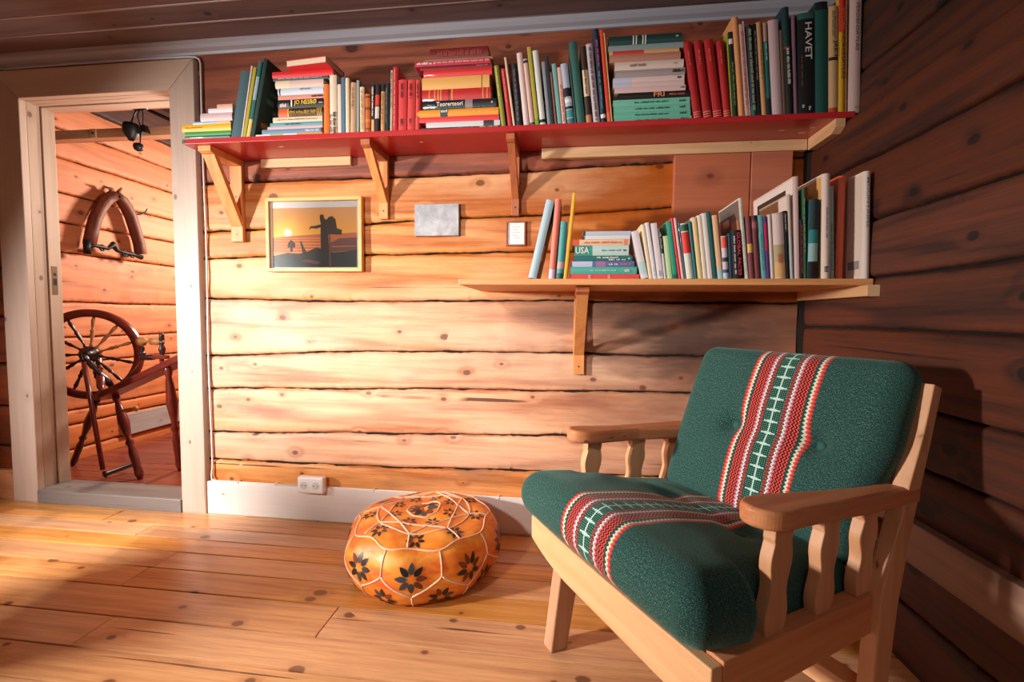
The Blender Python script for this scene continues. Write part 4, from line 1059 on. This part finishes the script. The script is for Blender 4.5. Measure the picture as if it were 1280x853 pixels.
def pile(items, ys, z0, group, depth=.125):
    z = z0+.0005
    for it in items:
        crop, x0, x1, yb, yt, rgb, label = it[:7]; ex = dict(it[7]) if len(it) > 7 else {}
        y = ys+ex.get('dy', 0); p, q = onY(*px_(crop, x0, yb), y), onY(*px_(crop, x1, yb), y)
        th = abs(onY(*px_(crop, (x0+x1)/2, yt), y).z-onY(*px_(crop, (x0+x1)/2, yb), y).z)
        th = max(.004, th)
        ex.setdefault('hard', th > .022)
        book('book', th-.0004, q.x-p.x, ex.get('d', depth), rgb, (p.x, y, z), ex.get('lean', 0), label, group, ex, True); z += th
    return z
W, K, Y_, RD = (240, 232, 222), (28, 26, 28), (240, 196, 50), (206, 48, 44)
ys = -.198
pile([('A', 60, 385, 806, 786, (216, 214, 196), 'thin cream book, lowest in the pile at the far left end of the red shelf', {'bands': [(.6, 1, (120, 190, 184))]}),
      ('A', 60, 380, 788, 772, (30, 88, 86), 'thin dark teal book second from the bottom of the far left pile'),
      ('A', 62, 390, 776, 746, (62, 152, 64), 'green book lying under the yellow one at the far left end'),
      ('A', 45, 392, 746, 694, (238, 184, 44), 'thick yellow book lying in the far left pile', {'marks': [((200, 120, 30), .08, .45, .4, .62)]}),
      ('A', 120, 385, 700, 682, (160, 190, 206), 'thin light blue book lying on the yellow one', {'bands': [(.65, 1, (240, 180, 150))]}),
      ('A', 175, 400, 680, 622, (214, 186, 186), 'pinkish white book lying fourth from top near the cable'),
      ('A', 228, 400, 606, 574, (226, 224, 226), 'white book lying second from top in the far left pile'),
      ('A', 290, 400, 566, 538, (226, 170, 140), 'small peach book topmost in the far left pile')], ys, SZ1, GR, .12)
row([('A', 388, 455, 458, 345, (66, 96, 106), 'slate grey book leaning right, first standing book on the red shelf', {'cover': [('R', [(.02, .98, .02, .98, (44, 58, 62)), (.1, .6, .05, .3, (100, 70, 56)), (.3, .5, .25, .4, (130, 100, 80))])], 'd': .12}),
     ('A', 458, 468, 512, 296, (236, 226, 214), 'very thin white book leaning behind the slate grey one'),
     ('A', 470, 492, 548, 312, (176, 162, 48), 'thin olive yellow book leaning beside the dark green picture cover'),
     ('A', 496, 522, 585, 268, (44, 110, 104), 'teal book leaning against the big dark green one', {'bands': [(0, .25, (226, 200, 120)), (.5, .8, (150, 180, 190))]}),
     ('A', 524, 552, 622, 252, (20, 60, 52), 'big dark green book leaning right with a leafy cover picture', {'d': .165, 'cover': [('R', [(.02, .98, .02, .98, (20, 46, 42)), (.25, .8, .14, .26, (52, 110, 40)), (.15, .4, .18, .24, (170, 90, 60)), (.2, .5, .5, .56, (60, 88, 80)), (.5, .8, .4, .46, (70, 96, 84)), (.3, .7, .62, .66, (50, 80, 74))])]})], ys, SZ1, GR)
zt_ = pile([('A', 566, 1040, 806, 780, (232, 228, 220), 'thin white green and orange book at the bottom of the crime novel pile', {'bands': [(.22, .42, (150, 200, 120)), (.62, 1, (240, 150, 70))]}),
      ('A', 610, 1030, 778, 745, (110, 140, 166), 'steel blue book second from the bottom of the crime novel pile', {'marks': [(W, .75, .97, .3, .7)]}),
      ('A', 650, 1040, 746, 726, (214, 174, 180), 'thin lilac book lying on the steel blue one'),
      ('A', 668, 1040, 728, 702, (96, 158, 168), 'thin teal book lying in the crime novel pile', {'marks': [(K, .3, .6, .3, .7)]}),
      ('A', 688, 1040, 702, 664, (236, 206, 176), 'cream paperback lying under the black and yellow patterned spine', {'marks': [((120, 80, 60), .1, .9, .4, .6)]}),
      ('A', 725, 1048, 664, 604, (44, 36, 26), 'book with black and gold patterned spine and orange end', {'bands': [(.02, .22, (222, 96, 46)), (.22, .24, Y_), (.86, .88, (190, 150, 60)), (.9, .92, (190, 150, 60)), (.94, .96, (190, 150, 60))], 'marks': [((206, 160, 60), .26, .84, .25, .75), ((150, 110, 40), .28, .84, .1, .5)]}),
      ('A', 725, 1050, 606, 542, K, 'black spine with large yellow lettering in the crime novel pile', {'text': [('1', W, .30, .33, .12, .88), ('JO NESBØ', (244, 206, 60), .37, .86, .2, .85)], 'marks': [(W, .06, .24, .1, .6), (W, .91, .99, .4, .55)]}),
      ('A', 725, 1050, 544, 512, (222, 148, 128), 'salmon book lying directly on the black spine with yellow lettering', {'marks': [(K, .74, .98, .3, .8)]}),
      ('A', 725, 1050, 512, 462, (206, 220, 230), 'pale blue book with a dark dot on its spine', {'bands': [(.03, .06, (30, 50, 60))], 'marks': [((60, 130, 130), .5, .7, .6, .9)]}),
      ('A', 708, 1050, 462, 408, (222, 196, 184), 'beige book lying third from top of the crime novel pile', {'bands': [(0, .3, (240, 214, 180))]}),
      ('A', 690, 1078, 408, 388, (66, 88, 96), 'thin slate book lying right under the bright red one', {'marks': [(W, .1, .9, .5, .8)]}),
      ('A', 685, 1118, 392, 344, (218, 40, 44), 'bright red book lying near the top of the crime novel pile', {'d': .16})], ys, SZ1, GR, .13)
o = book('book', .026, .185, .13, (226, 62, 60), (onY(*px_('A', 785, 340), -.222).x, -.224, zt_+.0008), 0, 'small pinkish red book lying askew on top of the bright red one', GR, {'bands': [], 'hard': True, 'reverse': True}, True)
o.rotation_euler = (0, 0, math.radians(-5))
row([('A', 1052, 1092, 1050, 430, (240, 120, 44), 'orange spine standing right beside the crime novel pile'),
     ('A', 1096, 1146, 1094, 366, (234, 214, 190), 'tall cream book next to the orange spine', {'marks': [(K, .62, .98, .5, .95), (K, .66, .98, .1, .4)], 'd': .15}),
     ('A', 1150, 1176, 1148, 430, (236, 210, 188), 'slim cream book between the tall cream one and the blue one'),
     ('A', 1179, 1203, 1176, 380, (76, 118, 146), 'slim blue standing book between two cream ones'),
     ('A', 1207, 1234, 1207, 386, (238, 212, 178), 'slim cream book right of the slim blue one'),
     ('B', 100, 140, 104, 420, (196, 160, 124), 'tan standing book after the slim blue and cream ones', {'marks': [((140, 100, 70), .1, .5, .3, .6)]}),
     ('B', 144, 163, 145, 402, (150, 158, 158), 'thin grey spine beside the tan book'),
     ('B', 172, 204, 170, 450, (238, 204, 160), 'cream yellow book with tiny brown lettering', {'marks': [((160, 90, 50), .08, .9, .35, .65)]}),
     ('B', 208, 246, 208, 500, (196, 100, 44), 'low orange brown patterned book, shortest of its row', {'bands': [(.1, .14, (120, 50, 30)), (.3, .36, (220, 140, 60)), (.6, .66, (120, 50, 30)), (.9, .95, (120, 50, 30))]}),
     ('B', 250, 270, 252, 424, (40, 38, 40), 'narrow black spine with white marks beside the patterned book', {'marks': [(W, .08, .65, .2, .8)], 'bands': [(0, .28, (236, 170, 120))]}),
     ('B', 273, 303, 280, 428, (36, 30, 32), 'black spine with a red block and a white block', {'bands': [(.56, .78, (214, 60, 50)), (.3, .54, (216, 200, 190))]}),
     ('B', 316, 344, 320, 430, (206, 150, 96), 'tan spine with a dark top between black books', {'bands': [(.85, 1, K)], 'marks': [(K, .2, .8, .3, .6)]}),
     ('B', 348, 378, 352, 424, (26, 38, 40), 'black spine just left of the tall red books', {'marks': [((150, 150, 140), .1, .8, .2, .4)]}),
     ('B', 382, 398, 388, 330, (190, 180, 150), 'thin pale spine touching the tallest red book', {'marks': [((80, 40, 40), .05, .6, .3, .7)]}),
     ('B', 401, 436, 401, 308, (204, 44, 50), 'tall narrow red book before the three matching reds', {'marks': [((240, 150, 140), .05, .9, .3, .6)], 'd': .15}),
     ('B', 441, 500, 444, 400, (210, 62, 62), 'first of three matching red books with tan left edges', {'marks': [((70, 20, 20), .08, .35, .3, .7), ((70, 20, 20), .75, .88, .3, .7)], 'cover': []}),
     ('B', 505, 558, 510, 400, (212, 66, 62), 'middle of the three matching red books', {'marks': [((70, 20, 20), .08, .35, .3, .7), ((70, 20, 20), .75, .88, .3, .7)]}),
     ('B', 562, 592, 568, 400, (214, 74, 70), 'last of the three matching red books, against the lying pile', {'marks': [((70, 20, 20), .08, .35, .3, .7)]})], ys, SZ1, GR)
pile([('B', 602, 1165, 752, 728, (20, 72, 66), 'dark green spine with white marks at the bottom of the red pile', {'marks': [(W, .1, .28, .2, .6), (W, .42, .68, .2, .7), (W, .75, .97, .3, .9)]}),
      ('B', 640, 1165, 724, 686, (214, 214, 216), 'white book second from the bottom of the red pile', {'bands': [(.78, .92, (50, 60, 60))]}),
      ('B', 574, 1158, 690, 652, (226, 66, 66), 'coral red lower spine lying under the orange one'),
      ('B', 576, 1156, 652, 600, (244, 158, 46), 'orange spine with a small dark green box', {'bands': [(.29, .38, (28, 66, 66))], 'marks': [(W, .30, .37, .5, .9), ((250, 210, 150), .4, .95, .45, .55)]}),
      ('B', 618, 1140, 600, 536, (30, 36, 40), 'black spine with typewriter lettering and a grey block', {'bands': [(.58, .68, (150, 132, 132))], 'text': [('Teorerteori', W, .19, .55, .28, .78)], 'marks': [((170, 170, 170), .07, .16, .3, .55), (W, .93, .95, .4, .7), ((110, 150, 150), .02, .98, .02, .1)]}),
      ('B', 612, 1100, 540, 460, (196, 44, 44), 'thick red spine with gold bars', {'bands': [(.10, .115, (226, 150, 70)), (.18, .195, (226, 150, 70)), (.23, .245, (226, 150, 70)), (.27, .285, (226, 150, 70)), (.38, .41, (140, 30, 30)), (.43, .45, (226, 150, 70)), (.88, .895, (226, 150, 70)), (.94, .955, (226, 150, 70))]}),
      ('B', 612, 1090, 460, 372, (232, 176, 98), 'thick yellow tan book lying in the middle of the red pile', {'bands': [(.885, .895, (70, 50, 30))]}),
      ('B', 622, 1108, 376, 322, (220, 54, 50), 'bright red book lying on the thick yellow tan one'),
      ('B', 600, 1102, 322, 294, (130, 26, 34), 'dark red book lying under the magenta titled one', {'marks': [((210, 120, 120), .8, .97, .3, .7)]}),
      ('B', 560, 1095, 294, 258, (196, 40, 70), 'magenta red spine with white lettering jutting out left', {'marks': [(W, .03, .28, .3, .8), ((240, 190, 190), .3, .98, .4, .8)], 'd': .15}),
      ('B', 632, 1112, 258, 236, (170, 124, 88), 'thin tan book second from the top of the red pile', {'dy': .01}),
      ('B', 666, 1080, 232, 158, (120, 34, 34), 'maroon book with ribbed spine topmost on the red pile', {'dy': .01, 'marks': [((170, 80, 70), .15, .9, .15, .75)]})], ys, SZ1, GR, .14)
row([('C', 97, 130, 42, 356, (150, 152, 62), 'olive green spine leaning left beside the red pile', {'marks': [((230, 220, 150), .05, .5, .3, .6)]}),
     ('C', 144, 176, 92, 378, (198, 52, 50), 'red spine leaning left between olive and cream', {'marks': [((240, 150, 140), .05, .6, .3, .6)]}),
     ('C', 180, 196, 112, 296, (232, 200, 172), 'thin tall cream spine left of the black one'),
     ('C', 203, 248, 165, 345, (30, 28, 34), 'black spine with faint grey lettering leaning left', {'marks': [((130, 120, 130), .1, .9, .25, .6)]}),
     ('C', 256, 296, 196, 268, (232, 206, 200), 'tall pinkish white spine right of the black one'),
     ('C', 300, 334, 246, 310, (222, 184, 168), 'pink cream spine with a dark cap', {'bands': [(.94, .98, (40, 60, 70)), (.03, .06, (40, 60, 70))]}),
     ('C', 338, 366, 276, 222, (180, 170, 62), 'tall olive yellow spine leaning left', {'bands': [(0, .1, (120, 170, 60))]}),
     ('C', 372, 412, 316, 250, (212, 220, 212), 'tall white green spine with black mark at its foot', {'bands': [(.05, .09, K)]}),
     ('C', 424, 448, 380, 326, (140, 150, 160), 'blue grey spine left of the dark slate one'),
     ('C', 450, 474, 406, 288, (30, 48, 54), 'dark slate spine left of the pale turquoise one'),
     ('C', 478, 492, 440, 400, (150, 90, 66), 'thin brown spine by the turquoise one'),
     ('C', 498, 528, 452, 342, (120, 180, 176), 'pale turquoise spine leaning left'),
     ('C', 531, 558, 490, 368, (234, 190, 168), 'peach cream spine with red speckles', {'marks': [((200, 80, 60), .3, .95, .3, .7)]}),
     ('C', 566, 616, 514, 344, (176, 186, 206), 'spine of blue, white and black patches left of dark green one', {'bands': [(.0, .1, (50, 130, 130)), (.12, .24, (70, 150, 150)), (.26, .3, K), (.36, .42, (230, 230, 230)), (.46, .6, K)]}),
     ('C', 620, 632, 574, 330, (50, 90, 86), 'thin teal spine hugging the tall dark green book'),
     ('C', 636, 694, 574, 190, (50, 100, 90), 'tall dark green unlettered book, thickest in the middle group', {'d': .16}),
     ('C', 700, 742, 655, 222, (56, 38, 30), 'dark brown spine with a cream label', {'bands': [(.36, .7, (226, 196, 164)), (.0, .12, (200, 130, 90))], 'marks': [(K, .3, .6, .3, .6)]}),
     ('C', 752, 798, 696, 203, (196, 184, 186), 'white grey spine full of small lettering', {'marks': [((90, 80, 100), .05, .95, .3, .75)]}),
     ('C', 806, 842, 748, 96, (24, 50, 70), 'tall navy spine with pink lettering', {'marks': [((200, 90, 140), .12, .4, .3, .7), ((130, 170, 190), .45, .85, .3, .6)], 'bands': [(.06, .1, W)], 'd': .16}),
     ('C', 850, 876, 792, 100, (226, 74, 46), 'tall vermilion spine beside the pile with mint green books', {'bands': [(0, .12, (236, 110, 80))], 'd': .16}),
     ('C', 879, 888, 822, 120, (214, 180, 120), 'very thin tan spine behind the vermilion one')], ys, SZ1, GR)
mint = (110, 190, 164)
def mk(): return {'marks': [((40, 100, 90), .28, .72, .3, .62), ((40, 90, 84), .86, .94, .3, .7)], 'hard': False}
pile([('D', 158, 708, 802, 766, mint, 'lowest of the four mint green books in the right pile', mk()),
      ('D', 155, 700, 766, 724, (108, 188, 162), 'second lowest mint green book in the right pile', mk()),
      ('D', 155, 697, 724, 680, (112, 192, 166), 'third mint green book in the right pile', mk()),
      ('D', 150, 695, 680, 634, (118, 198, 172), 'topmost mint green book, right under the black FRI spine', mk()),
      ('D', 186, 692, 634, 586, (32, 26, 26), 'black spine with the word FRI', {'text': [('FRI', (236, 150, 100), .50, .65, .15, .85)], 'marks': [((220, 110, 70), .72, .92, .3, .6)]}),
      ('D', 160, 664, 600, 560, (224, 194, 190), 'lower pink white book above the FRI spine', {'marks': [(K, .93, .98, .4, .7)]}),
      ('D', 150, 656, 560, 526, (226, 196, 192), 'middle pink white book in the right pile', {'bands': [(0, .25, (200, 200, 220))]}),
      ('D', 150, 656, 526, 490, (230, 204, 200), 'upper pink white book under the grey white one', {'bands': [(0, .25, (196, 206, 226))], 'marks': [(K, .9, .96, .3, .8)]}),
      ('D', 162, 660, 492, 440, (170, 156, 156), 'grey book with dark marks on its right', {'marks': [(K, .82, .97, .3, .8)]}),
      ('D', 160, 650, 442, 382, (224, 204, 192), 'thick off white book with faint handwriting title', {'marks': [((150, 130, 130), .22, .46, .3, .7), ((150, 130, 130), .85, .9, .4, .6)]}),
      ('D', 122, 628, 385, 330, (190, 132, 110), 'brownish pink book lying below the yellow edged one'),
      ('D', 122, 620, 332, 306, (222, 166, 110), 'sand yellow book with a red strip under the slate one', {'bands': [(.05, .5, (206, 60, 44))]}),
      ('D', 115, 650, 292, 252, (140, 160, 162), 'light slate book second from top of the right pile', {'d': .15}),
      ('D', 120, 640, 250, 184, (22, 66, 60), 'dark green book with white bars topmost in the right pile', {'bands': [(.33, .345, W), (.37, .385, W), (.46, .475, W), (.495, .51, W)], 'marks': [(W, .91, .94, .5, .7)]})], ys, SZ1, GR, .14)
rdk = lambda: {'bands': [(.03, .04, (236, 140, 120)), (.06, .07, (236, 140, 120)), (.09, .10, (236, 140, 120))], 'marks': [((230, 120, 100), .12, .3, .3, .55)]}
row([('D', 726, 784, 650, 250, (176, 34, 36), 'leftmost of four matching deep red books leaning left', rdk()),
     ('D', 796, 856, 724, 240, (172, 32, 34), 'second of four matching deep red books', rdk()),
     ('D', 866, 930, 796, 232, (178, 36, 36), 'third of four matching deep red books', rdk()),
     ('D', 940, 992, 884, 240, (180, 36, 40), 'rightmost of four matching deep red books', rdk()),
     ('E', 110, 130, 74, 240, (160, 158, 40), 'thin yellow green book leaning left beside the deep reds', {'d': .17, 'cover': []}),
     ('E', 146, 186, 100, 232, (22, 44, 34), 'black green spine with a white round badge', {'bands': [(.86, .92, (220, 220, 210))], 'marks': [((120, 170, 60), .35, .85, .3, .7)]}),
     ('E', 192, 236, 126, 128, (224, 154, 96), 'tall sand orange spine leaning left'),
     ('E', 238, 268, 180, 176, (216, 178, 170), 'pinkish white spine with red lettering', {'marks': [((190, 60, 60), .08, .9, .3, .7)]}),
     ('E', 270, 280, 208, 150, (190, 150, 156), 'slim mauve pink spine among the leaning right group'),
     ('E', 282, 322, 242, 180, (36, 48, 48), 'dark spine with large pale capitals from top to bottom', {'marks': [((170, 180, 160), .05, .93, .25, .8)], 'bands': [(0, .12, (40, 100, 90))]}),
     ('E', 326, 352, 288, 172, (20, 22, 24), 'narrow black spine with tiny white lettering', {'marks': [((190, 190, 180), .08, .6, .4, .6)]}),
     ('E', 357, 394, 313, 160, (200, 152, 104), 'tan brown spine between black and teal', {'marks': [((120, 80, 50), .3, .6, .3, .6)]}),
     ('E', 397, 424, 360, 162, (34, 110, 106), 'teal spine with tan stripes at the top', {'bands': [(.8, 1, (190, 150, 120)), (0, .2, (20, 40, 44))], 'marks': [((190, 220, 210), .22, .4, .3, .7)]}),
     ('E', 430, 502, 398, 148, (206, 180, 182), 'thick plain pale pink white spine'),
     ('E', 508, 530, 480, 215, (110, 84, 70), 'brown grey spine left of the dark scrawled one'),
     ('E', 532, 582, 474, 60, (22, 60, 62), 'tall teal and black spine with scrawled white lettering', {'bands': [(0, .62, (30, 30, 26)), (.62, .64, (120, 60, 60))], 'marks': [((220, 220, 200), .38, .72, .3, .75)], 'd': .165}),
     ('E', 586, 610, 566, 105, (134, 100, 118), 'tall thin mauve spine left of the black HAVET'),
     ('E', 614, 732, 606, 100, (24, 24, 27), 'wide black spine with the word HAVET', {'bands': [(.94, 1, (50, 100, 90))], 'text': [('HAVET', (200, 200, 196), .10, .46, .42, .82)], 'marks': [((150, 80, 70), .42, .72, .18, .26), ((220, 220, 220), .90, .93, .2, .35), ((220, 220, 220), .92, .95, .6, .75)], 'd': .168}),
     ('E', 736, 826, 732, 20, (26, 80, 72), 'very wide dark teal unlettered spine right of HAVET', {'bands': [(.93, 1, (22, 30, 32))], 'd': .17, 'cover': [('L', [(.02, .98, .02, .98, (18, 22, 24))])]}),
     ('E', 830, 896, 830, 48, (206, 170, 120), 'cream spine with the word JAKT and a hunter', {'text': [('JAKT', K, .32, .48, .35, .85)], 'marks': [((60, 60, 60), .05, .3, .55, .7), ((60, 60, 60), .05, .28, .3, .45)], 'bands': [(.50, .53, (44, 30, 40)), (.14, .40, (206, 168, 124)), (0, .06, (196, 70, 44))], 'd': .165}),
     ('E', 898, 946, 904, -20, (206, 160, 36), 'yellow and red atlas spine lettered NORGESATLAS', {'bands': [(.70, 1, (196, 50, 40))], 'text': [('STORE', (226, 110, 60), .10, .29, .3, .75), ('NORGESATLAS', (70, 56, 26), .31, .70, .3, .8)], 'd': .17}),
     ('E', 948, 960, 952, 0, (170, 110, 66), 'thin brown spine between the two atlases', {'d': .17}),
     ('E', 968, 1050, 984, -14, (214, 186, 178), 'white atlas spine lettered VERDENSATLAS at the right end', {'text': [('VERDENSATLAS', (90, 80, 84), .04, .46, .45, .75)], 'marks': [((150, 140, 140), .94, .96, .5, .7)], 'd': .17})], ys, SZ1, GR)

# ---- lower shelf
yl = -.395
row([('F', 112, 172, 240, 180, (170, 196, 206), 'thick pale blue and white book leaning right, first on the lower shelf', {'bands': [], 'd': .20, 'cover': [('R', [(0.02, .98, .02, .98, (26, 26, 28)), (.1, .3, .25, .45, W)])]}),
     ('F', 258, 302, 306, 168, (232, 122, 104), 'tall salmon spine leaning right on the lower shelf', {'d': .20, 'bands': [(0, .12, (220, 190, 220))], 'cover': [('R', [(0.02, .98, .02, .98, (90, 56, 50))])]}),
     ('F', 312, 362, 346, 328, (60, 150, 148), 'teal spine leaning between salmon and yellow', {'bands': [(.18, .3, (190, 150, 150)), (.0, .1, (24, 80, 80))], 'd': .15}),
     ('F', 364, 388, 430, 122, (240, 180, 48), 'tall thin yellow book leaning right on the lower shelf', {'d': .20})], yl, LZ1, GL, .2)
pile([('F', 418, 905, 715, 680, (224, 76, 76), 'red book at the bottom of the USA pile', {'text': [('E', (244, 190, 170), .26, .30, .15, .85), ('S', (244, 190, 170), .54, .58, .15, .85)]}),
      ('F', 416, 886, 675, 622, (84, 178, 160), 'turquoise book second from the bottom of the USA pile', {'marks': [((180, 230, 210), .3, .7, .4, .6), (W, .82, .88, .3, .7)]}),
      ('F', 420, 870, 616, 576, (96, 108, 160), 'blue violet book in the USA pile', {'bands': [(0.02, .34, (190, 196, 226)), (.4, .55, (170, 110, 160))], 'marks': [(W, .6, .75, .3, .6), ((226, 120, 150), .78, .95, .3, .6)]}),
      ('F', 440, 856, 572, 532, (38, 112, 108), 'dark teal spine with white lettering in the USA pile', {'marks': [(W, .40, .75, .5, .85), (W, .6, .88, .12, .42), (W, .93, .95, .3, .7)]}),
      ('F', 445, 830, 526, 452, (190, 220, 212), 'pale mint travel guide lettered USA', {'bands': [(0, .33, (66, 160, 144))], 'text': [('USA', W, .02, .27, .18, .82)], 'marks': [((110, 130, 130), .5, .84, .42, .6), (K, .9, .95, .4, .6)]}),
      ('F', 430, 838, 448, 406, (240, 196, 160), 'peach and white spine with orange ends above the USA guide', {'bands': [(0, .12, (226, 90, 60)), (.9, .97, (230, 140, 100))], 'marks': [((220, 130, 90), .2, .85, .3, .7)]}),
      ('F', 520, 840, 402, 374, (226, 224, 226), 'thin white book just below the topmost one of the USA pile'),
      ('F', 506, 846, 372, 342, (190, 204, 220), 'pale grey blue book topmost on the USA pile', {'bands': [(.0, .05, (50, 60, 80))]})], yl, LZ1, GL, .14)
row([('G', 122, 176, 50, 398, (232, 222, 226), 'pale map leaning left beside the USA pile', {'bands': [(.1, .35, (190, 220, 220))], 'hard': False}),
     ('G', 178, 206, 120, 348, (238, 220, 180), 'cream map with a yellow edge leaning left', {'hard': False}),
     ('G', 208, 238, 148, 335, (232, 226, 230), 'white folded map second left of the black label spine', {'hard': False, 'marks': [((120, 180, 180), .8, .95, .3, .6)]}),
     ('G', 240, 284, 190, 340, (230, 220, 222), 'white folded map next to the black label spine', {'hard': False, 'marks': [((60, 160, 160), .86, .95, .3, .6)]}),
     ('G', 287, 306, 246, 372, (200, 200, 200), 'white spine with a black label on its upper half', {'bands': [(.5, 1, K)], 'marks': [(W, .1, .4, .3, .6)]}),
     ('G', 309, 346, 276, 430, (196, 226, 170), 'short pale green spine beside the emerald one', {'hard': False}),
     ('G', 349, 384, 296, 325, (50, 160, 130), 'emerald green spine leaning left', {'bands': [(.0, .08, (30, 110, 100))]}),
     ('G', 390, 408, 330, 300, (226, 56, 66), 'slim bright red spine right of the emerald one'),
     ('G', 410, 430, 350, 302, (240, 190, 190), 'slim pink spine beside the bright red one'),
     ('G', 433, 442, 384, 325, (30, 90, 92), 'very thin dark teal spine beside the pink one'),
     ('G', 445, 500, 398, 342, (214, 220, 206), 'paperback with a red square and green top', {'bands': [(.46, .84, (222, 56, 52)), (.86, .98, (40, 90, 70))], 'cover': []}),
     ('G', 503, 524, 456, 325, (44, 120, 124), 'teal spine with white edge left of the cream group', {'hard': False}),
     ('G', 528, 560, 482, 296, (240, 214, 170), 'cream spine with a yellow stripe', {'bands': [(0, .9, (242, 214, 150))]}),
     ('G', 563, 594, 520, 282, (240, 226, 206), 'ivory spine between the yellow striped one and white one'),
     ('G', 597, 632, 548, 268, (238, 228, 220), 'white spine just left of the dark teal one', {'hard': False}),
     ('G', 636, 665, 585, 255, (30, 96, 94), 'dark teal spine with a small badge leaning left'),
     ('G', 668, 704, 625, 282, (240, 196, 150), 'peach cream spine with pale blue foot', {'bands': [(0, .16, (180, 216, 220))], 'd': .13}),
     ('G', 707, 748, 690, 430, (206, 196, 200), 'short spine with orange and violet patches', {'bands': [(.72, .98, (230, 90, 60)), (.14, .22, (90, 70, 130)), (0, .14, (170, 210, 214)), (.4, .5, (60, 60, 80))], 'd': .12}),
     ('G', 751, 774, 738, 410, (40, 74, 90), 'short navy spine left of GLOBAL FACES', {'d': .12}),
     ('G', 777, 846, 760, 390, (26, 26, 30), 'black spine lettered GLOBAL FACES in red', {'text': [('GLOBAL FACES', (226, 66, 84), .05, .93, .52, .86)], 'marks': [(W, .12, .9, .16, .34)], 'd': .12}),
     ('G', 864, 888, 815, 158, (216, 214, 196), 'tall white spine of a book with a photo cover', {'d': .2, 'marks': [((120, 120, 110), .1, .9, .3, .5)], 'cover': [('L', [(.02, .98, .02, .98, (120, 104, 96)), (.1, .5, .55, .75, (196, 120, 90)), (.4, .9, .6, .9, (90, 90, 92)), (.1, .7, .44, .56, (46, 48, 50)), (.5, .8, .72, .82, (214, 160, 130))])]}),
     ('G', 892, 932, 862, 290, (126, 62, 66), 'dull mauve red spine with a yellow label', {'bands': [(.42, .56, (226, 180, 100))], 'd': .15}),
     ('G', 935, 976, 906, 284, (110, 50, 50), 'maroon spine right of the mauve red one', {'bands': [(.8, .9, (150, 90, 90)), (.94, 1, (60, 30, 34))], 'marks': [((170, 100, 100), .1, .25, .3, .6)], 'd': .15}),
     ('G', 979, 1014, 950, 280, (110, 180, 186), 'light blue spine beside the violet one', {'marks': [((40, 110, 120), .3, .85, .3, .55)], 'd': .15}),
     ('G', 1017, 1042, 990, 290, (96, 62, 130), 'slim violet spine with a crimson strip', {'bands': [(.45, .9, (186, 40, 90))], 'd': .15}),
     ('G', 1046, 1070, 1022, 275, (226, 216, 206), 'slim white spine between violet and the sepia one', {'d': .15}),
     ('G', 1074, 1152, 1052, 268, (222, 196, 170), 'wide beige spine with a sepia building picture', {'bands': [(.02, .26, (226, 180, 120)), (.26, .52, (190, 168, 130)), (.52, .98, (226, 206, 200))], 'marks': [((200, 110, 60), .62, .78, .3, .8)], 'd': .15}),
     ('G', 1156, 1182, 1132, 250, (26, 24, 26), 'thin black spine beside the sepia building one', {'marks': [(W, .05, .3, .3, .6)], 'd': .16}),
     ('G', 1184, 1206, 1162, 132, (206, 190, 174), 'tall grey beige spine left of the large white book', {'bands': [(0, .5, (180, 200, 200))], 'd': .22, 'cover': [('L', [(.02, .98, .02, .98, (232, 214, 200)), (.3, .98, .8, .98, (240, 196, 150))])]}),
     ('G', 1216, 1250, 1204, 5, (232, 200, 196), 'large white book whose cover has a dark rectangle', {'d': .32, 'cover': [('L', [(.02, .98, .02, .98, (236, 226, 214)), (.16, .88, .80, .91, (66, 50, 40)), (.10, .6, .4, .7, (236, 230, 236))])]}),
     ('H', 572, 594, 568, 425, (36, 28, 34), 'short dark spine with red lettering right of the large white book', {'marks': [((214, 50, 50), .1, .9, .3, .7)], 'd': .13}),
     ('H', 597, 618, 586, 205, (56, 104, 72), 'tall slim green spine on the right part of the lower shelf', {'d': .19, 'marks': [((190, 214, 160), .1, .7, .3, .6)]}),
     ('H', 622, 690, 640, 282, (50, 130, 130), 'teal and black patchwork spine', {'bands': [(0, .22, K), (.22, .45, (150, 190, 190)), (.62, 1, (30, 56, 60))], 'd': .19}),
     ('H', 724, 780, 728, 100, (236, 214, 200), 'tall white spine with blue lettering and yellow picture cover', {'d': .30, 'marks': [((60, 90, 140), .32, .62, .4, .65), ((40, 60, 80), .88, .94, .2, .8)], 'cover': [('L', [(.02, .98, .02, .98, (222, 168, 90)), (.3, .8, .55, .95, (180, 130, 80)), (.1, .9, .96, .98, (236, 220, 200))])]}),
     ('H', 783, 812, 780, 188, (150, 190, 190), 'pale blue green spine left of the big orange book', {'d': .20, 'dy': .04, 'marks': [((60, 110, 120), .4, .9, .3, .6)]}),
     ('H', 818, 872, 842, 115, (214, 92, 52), 'big plain orange brown book on the lower shelf', {'d': .22, 'dy': .06}),
     ('H', 1012, 1062, 1022, 82, (234, 222, 210), 'large white book lettered MOUNTAINS at the right end', {'d': .26, 'text': [('MOUNTAINS', (120, 116, 120), .06, .52, .35, .72)], 'cover': [('L', [(.02, .98, .02, .98, (226, 206, 188)), (.06, .3, .1, .18, (150, 140, 134))])]})], yl, LZ1, GL, .2)
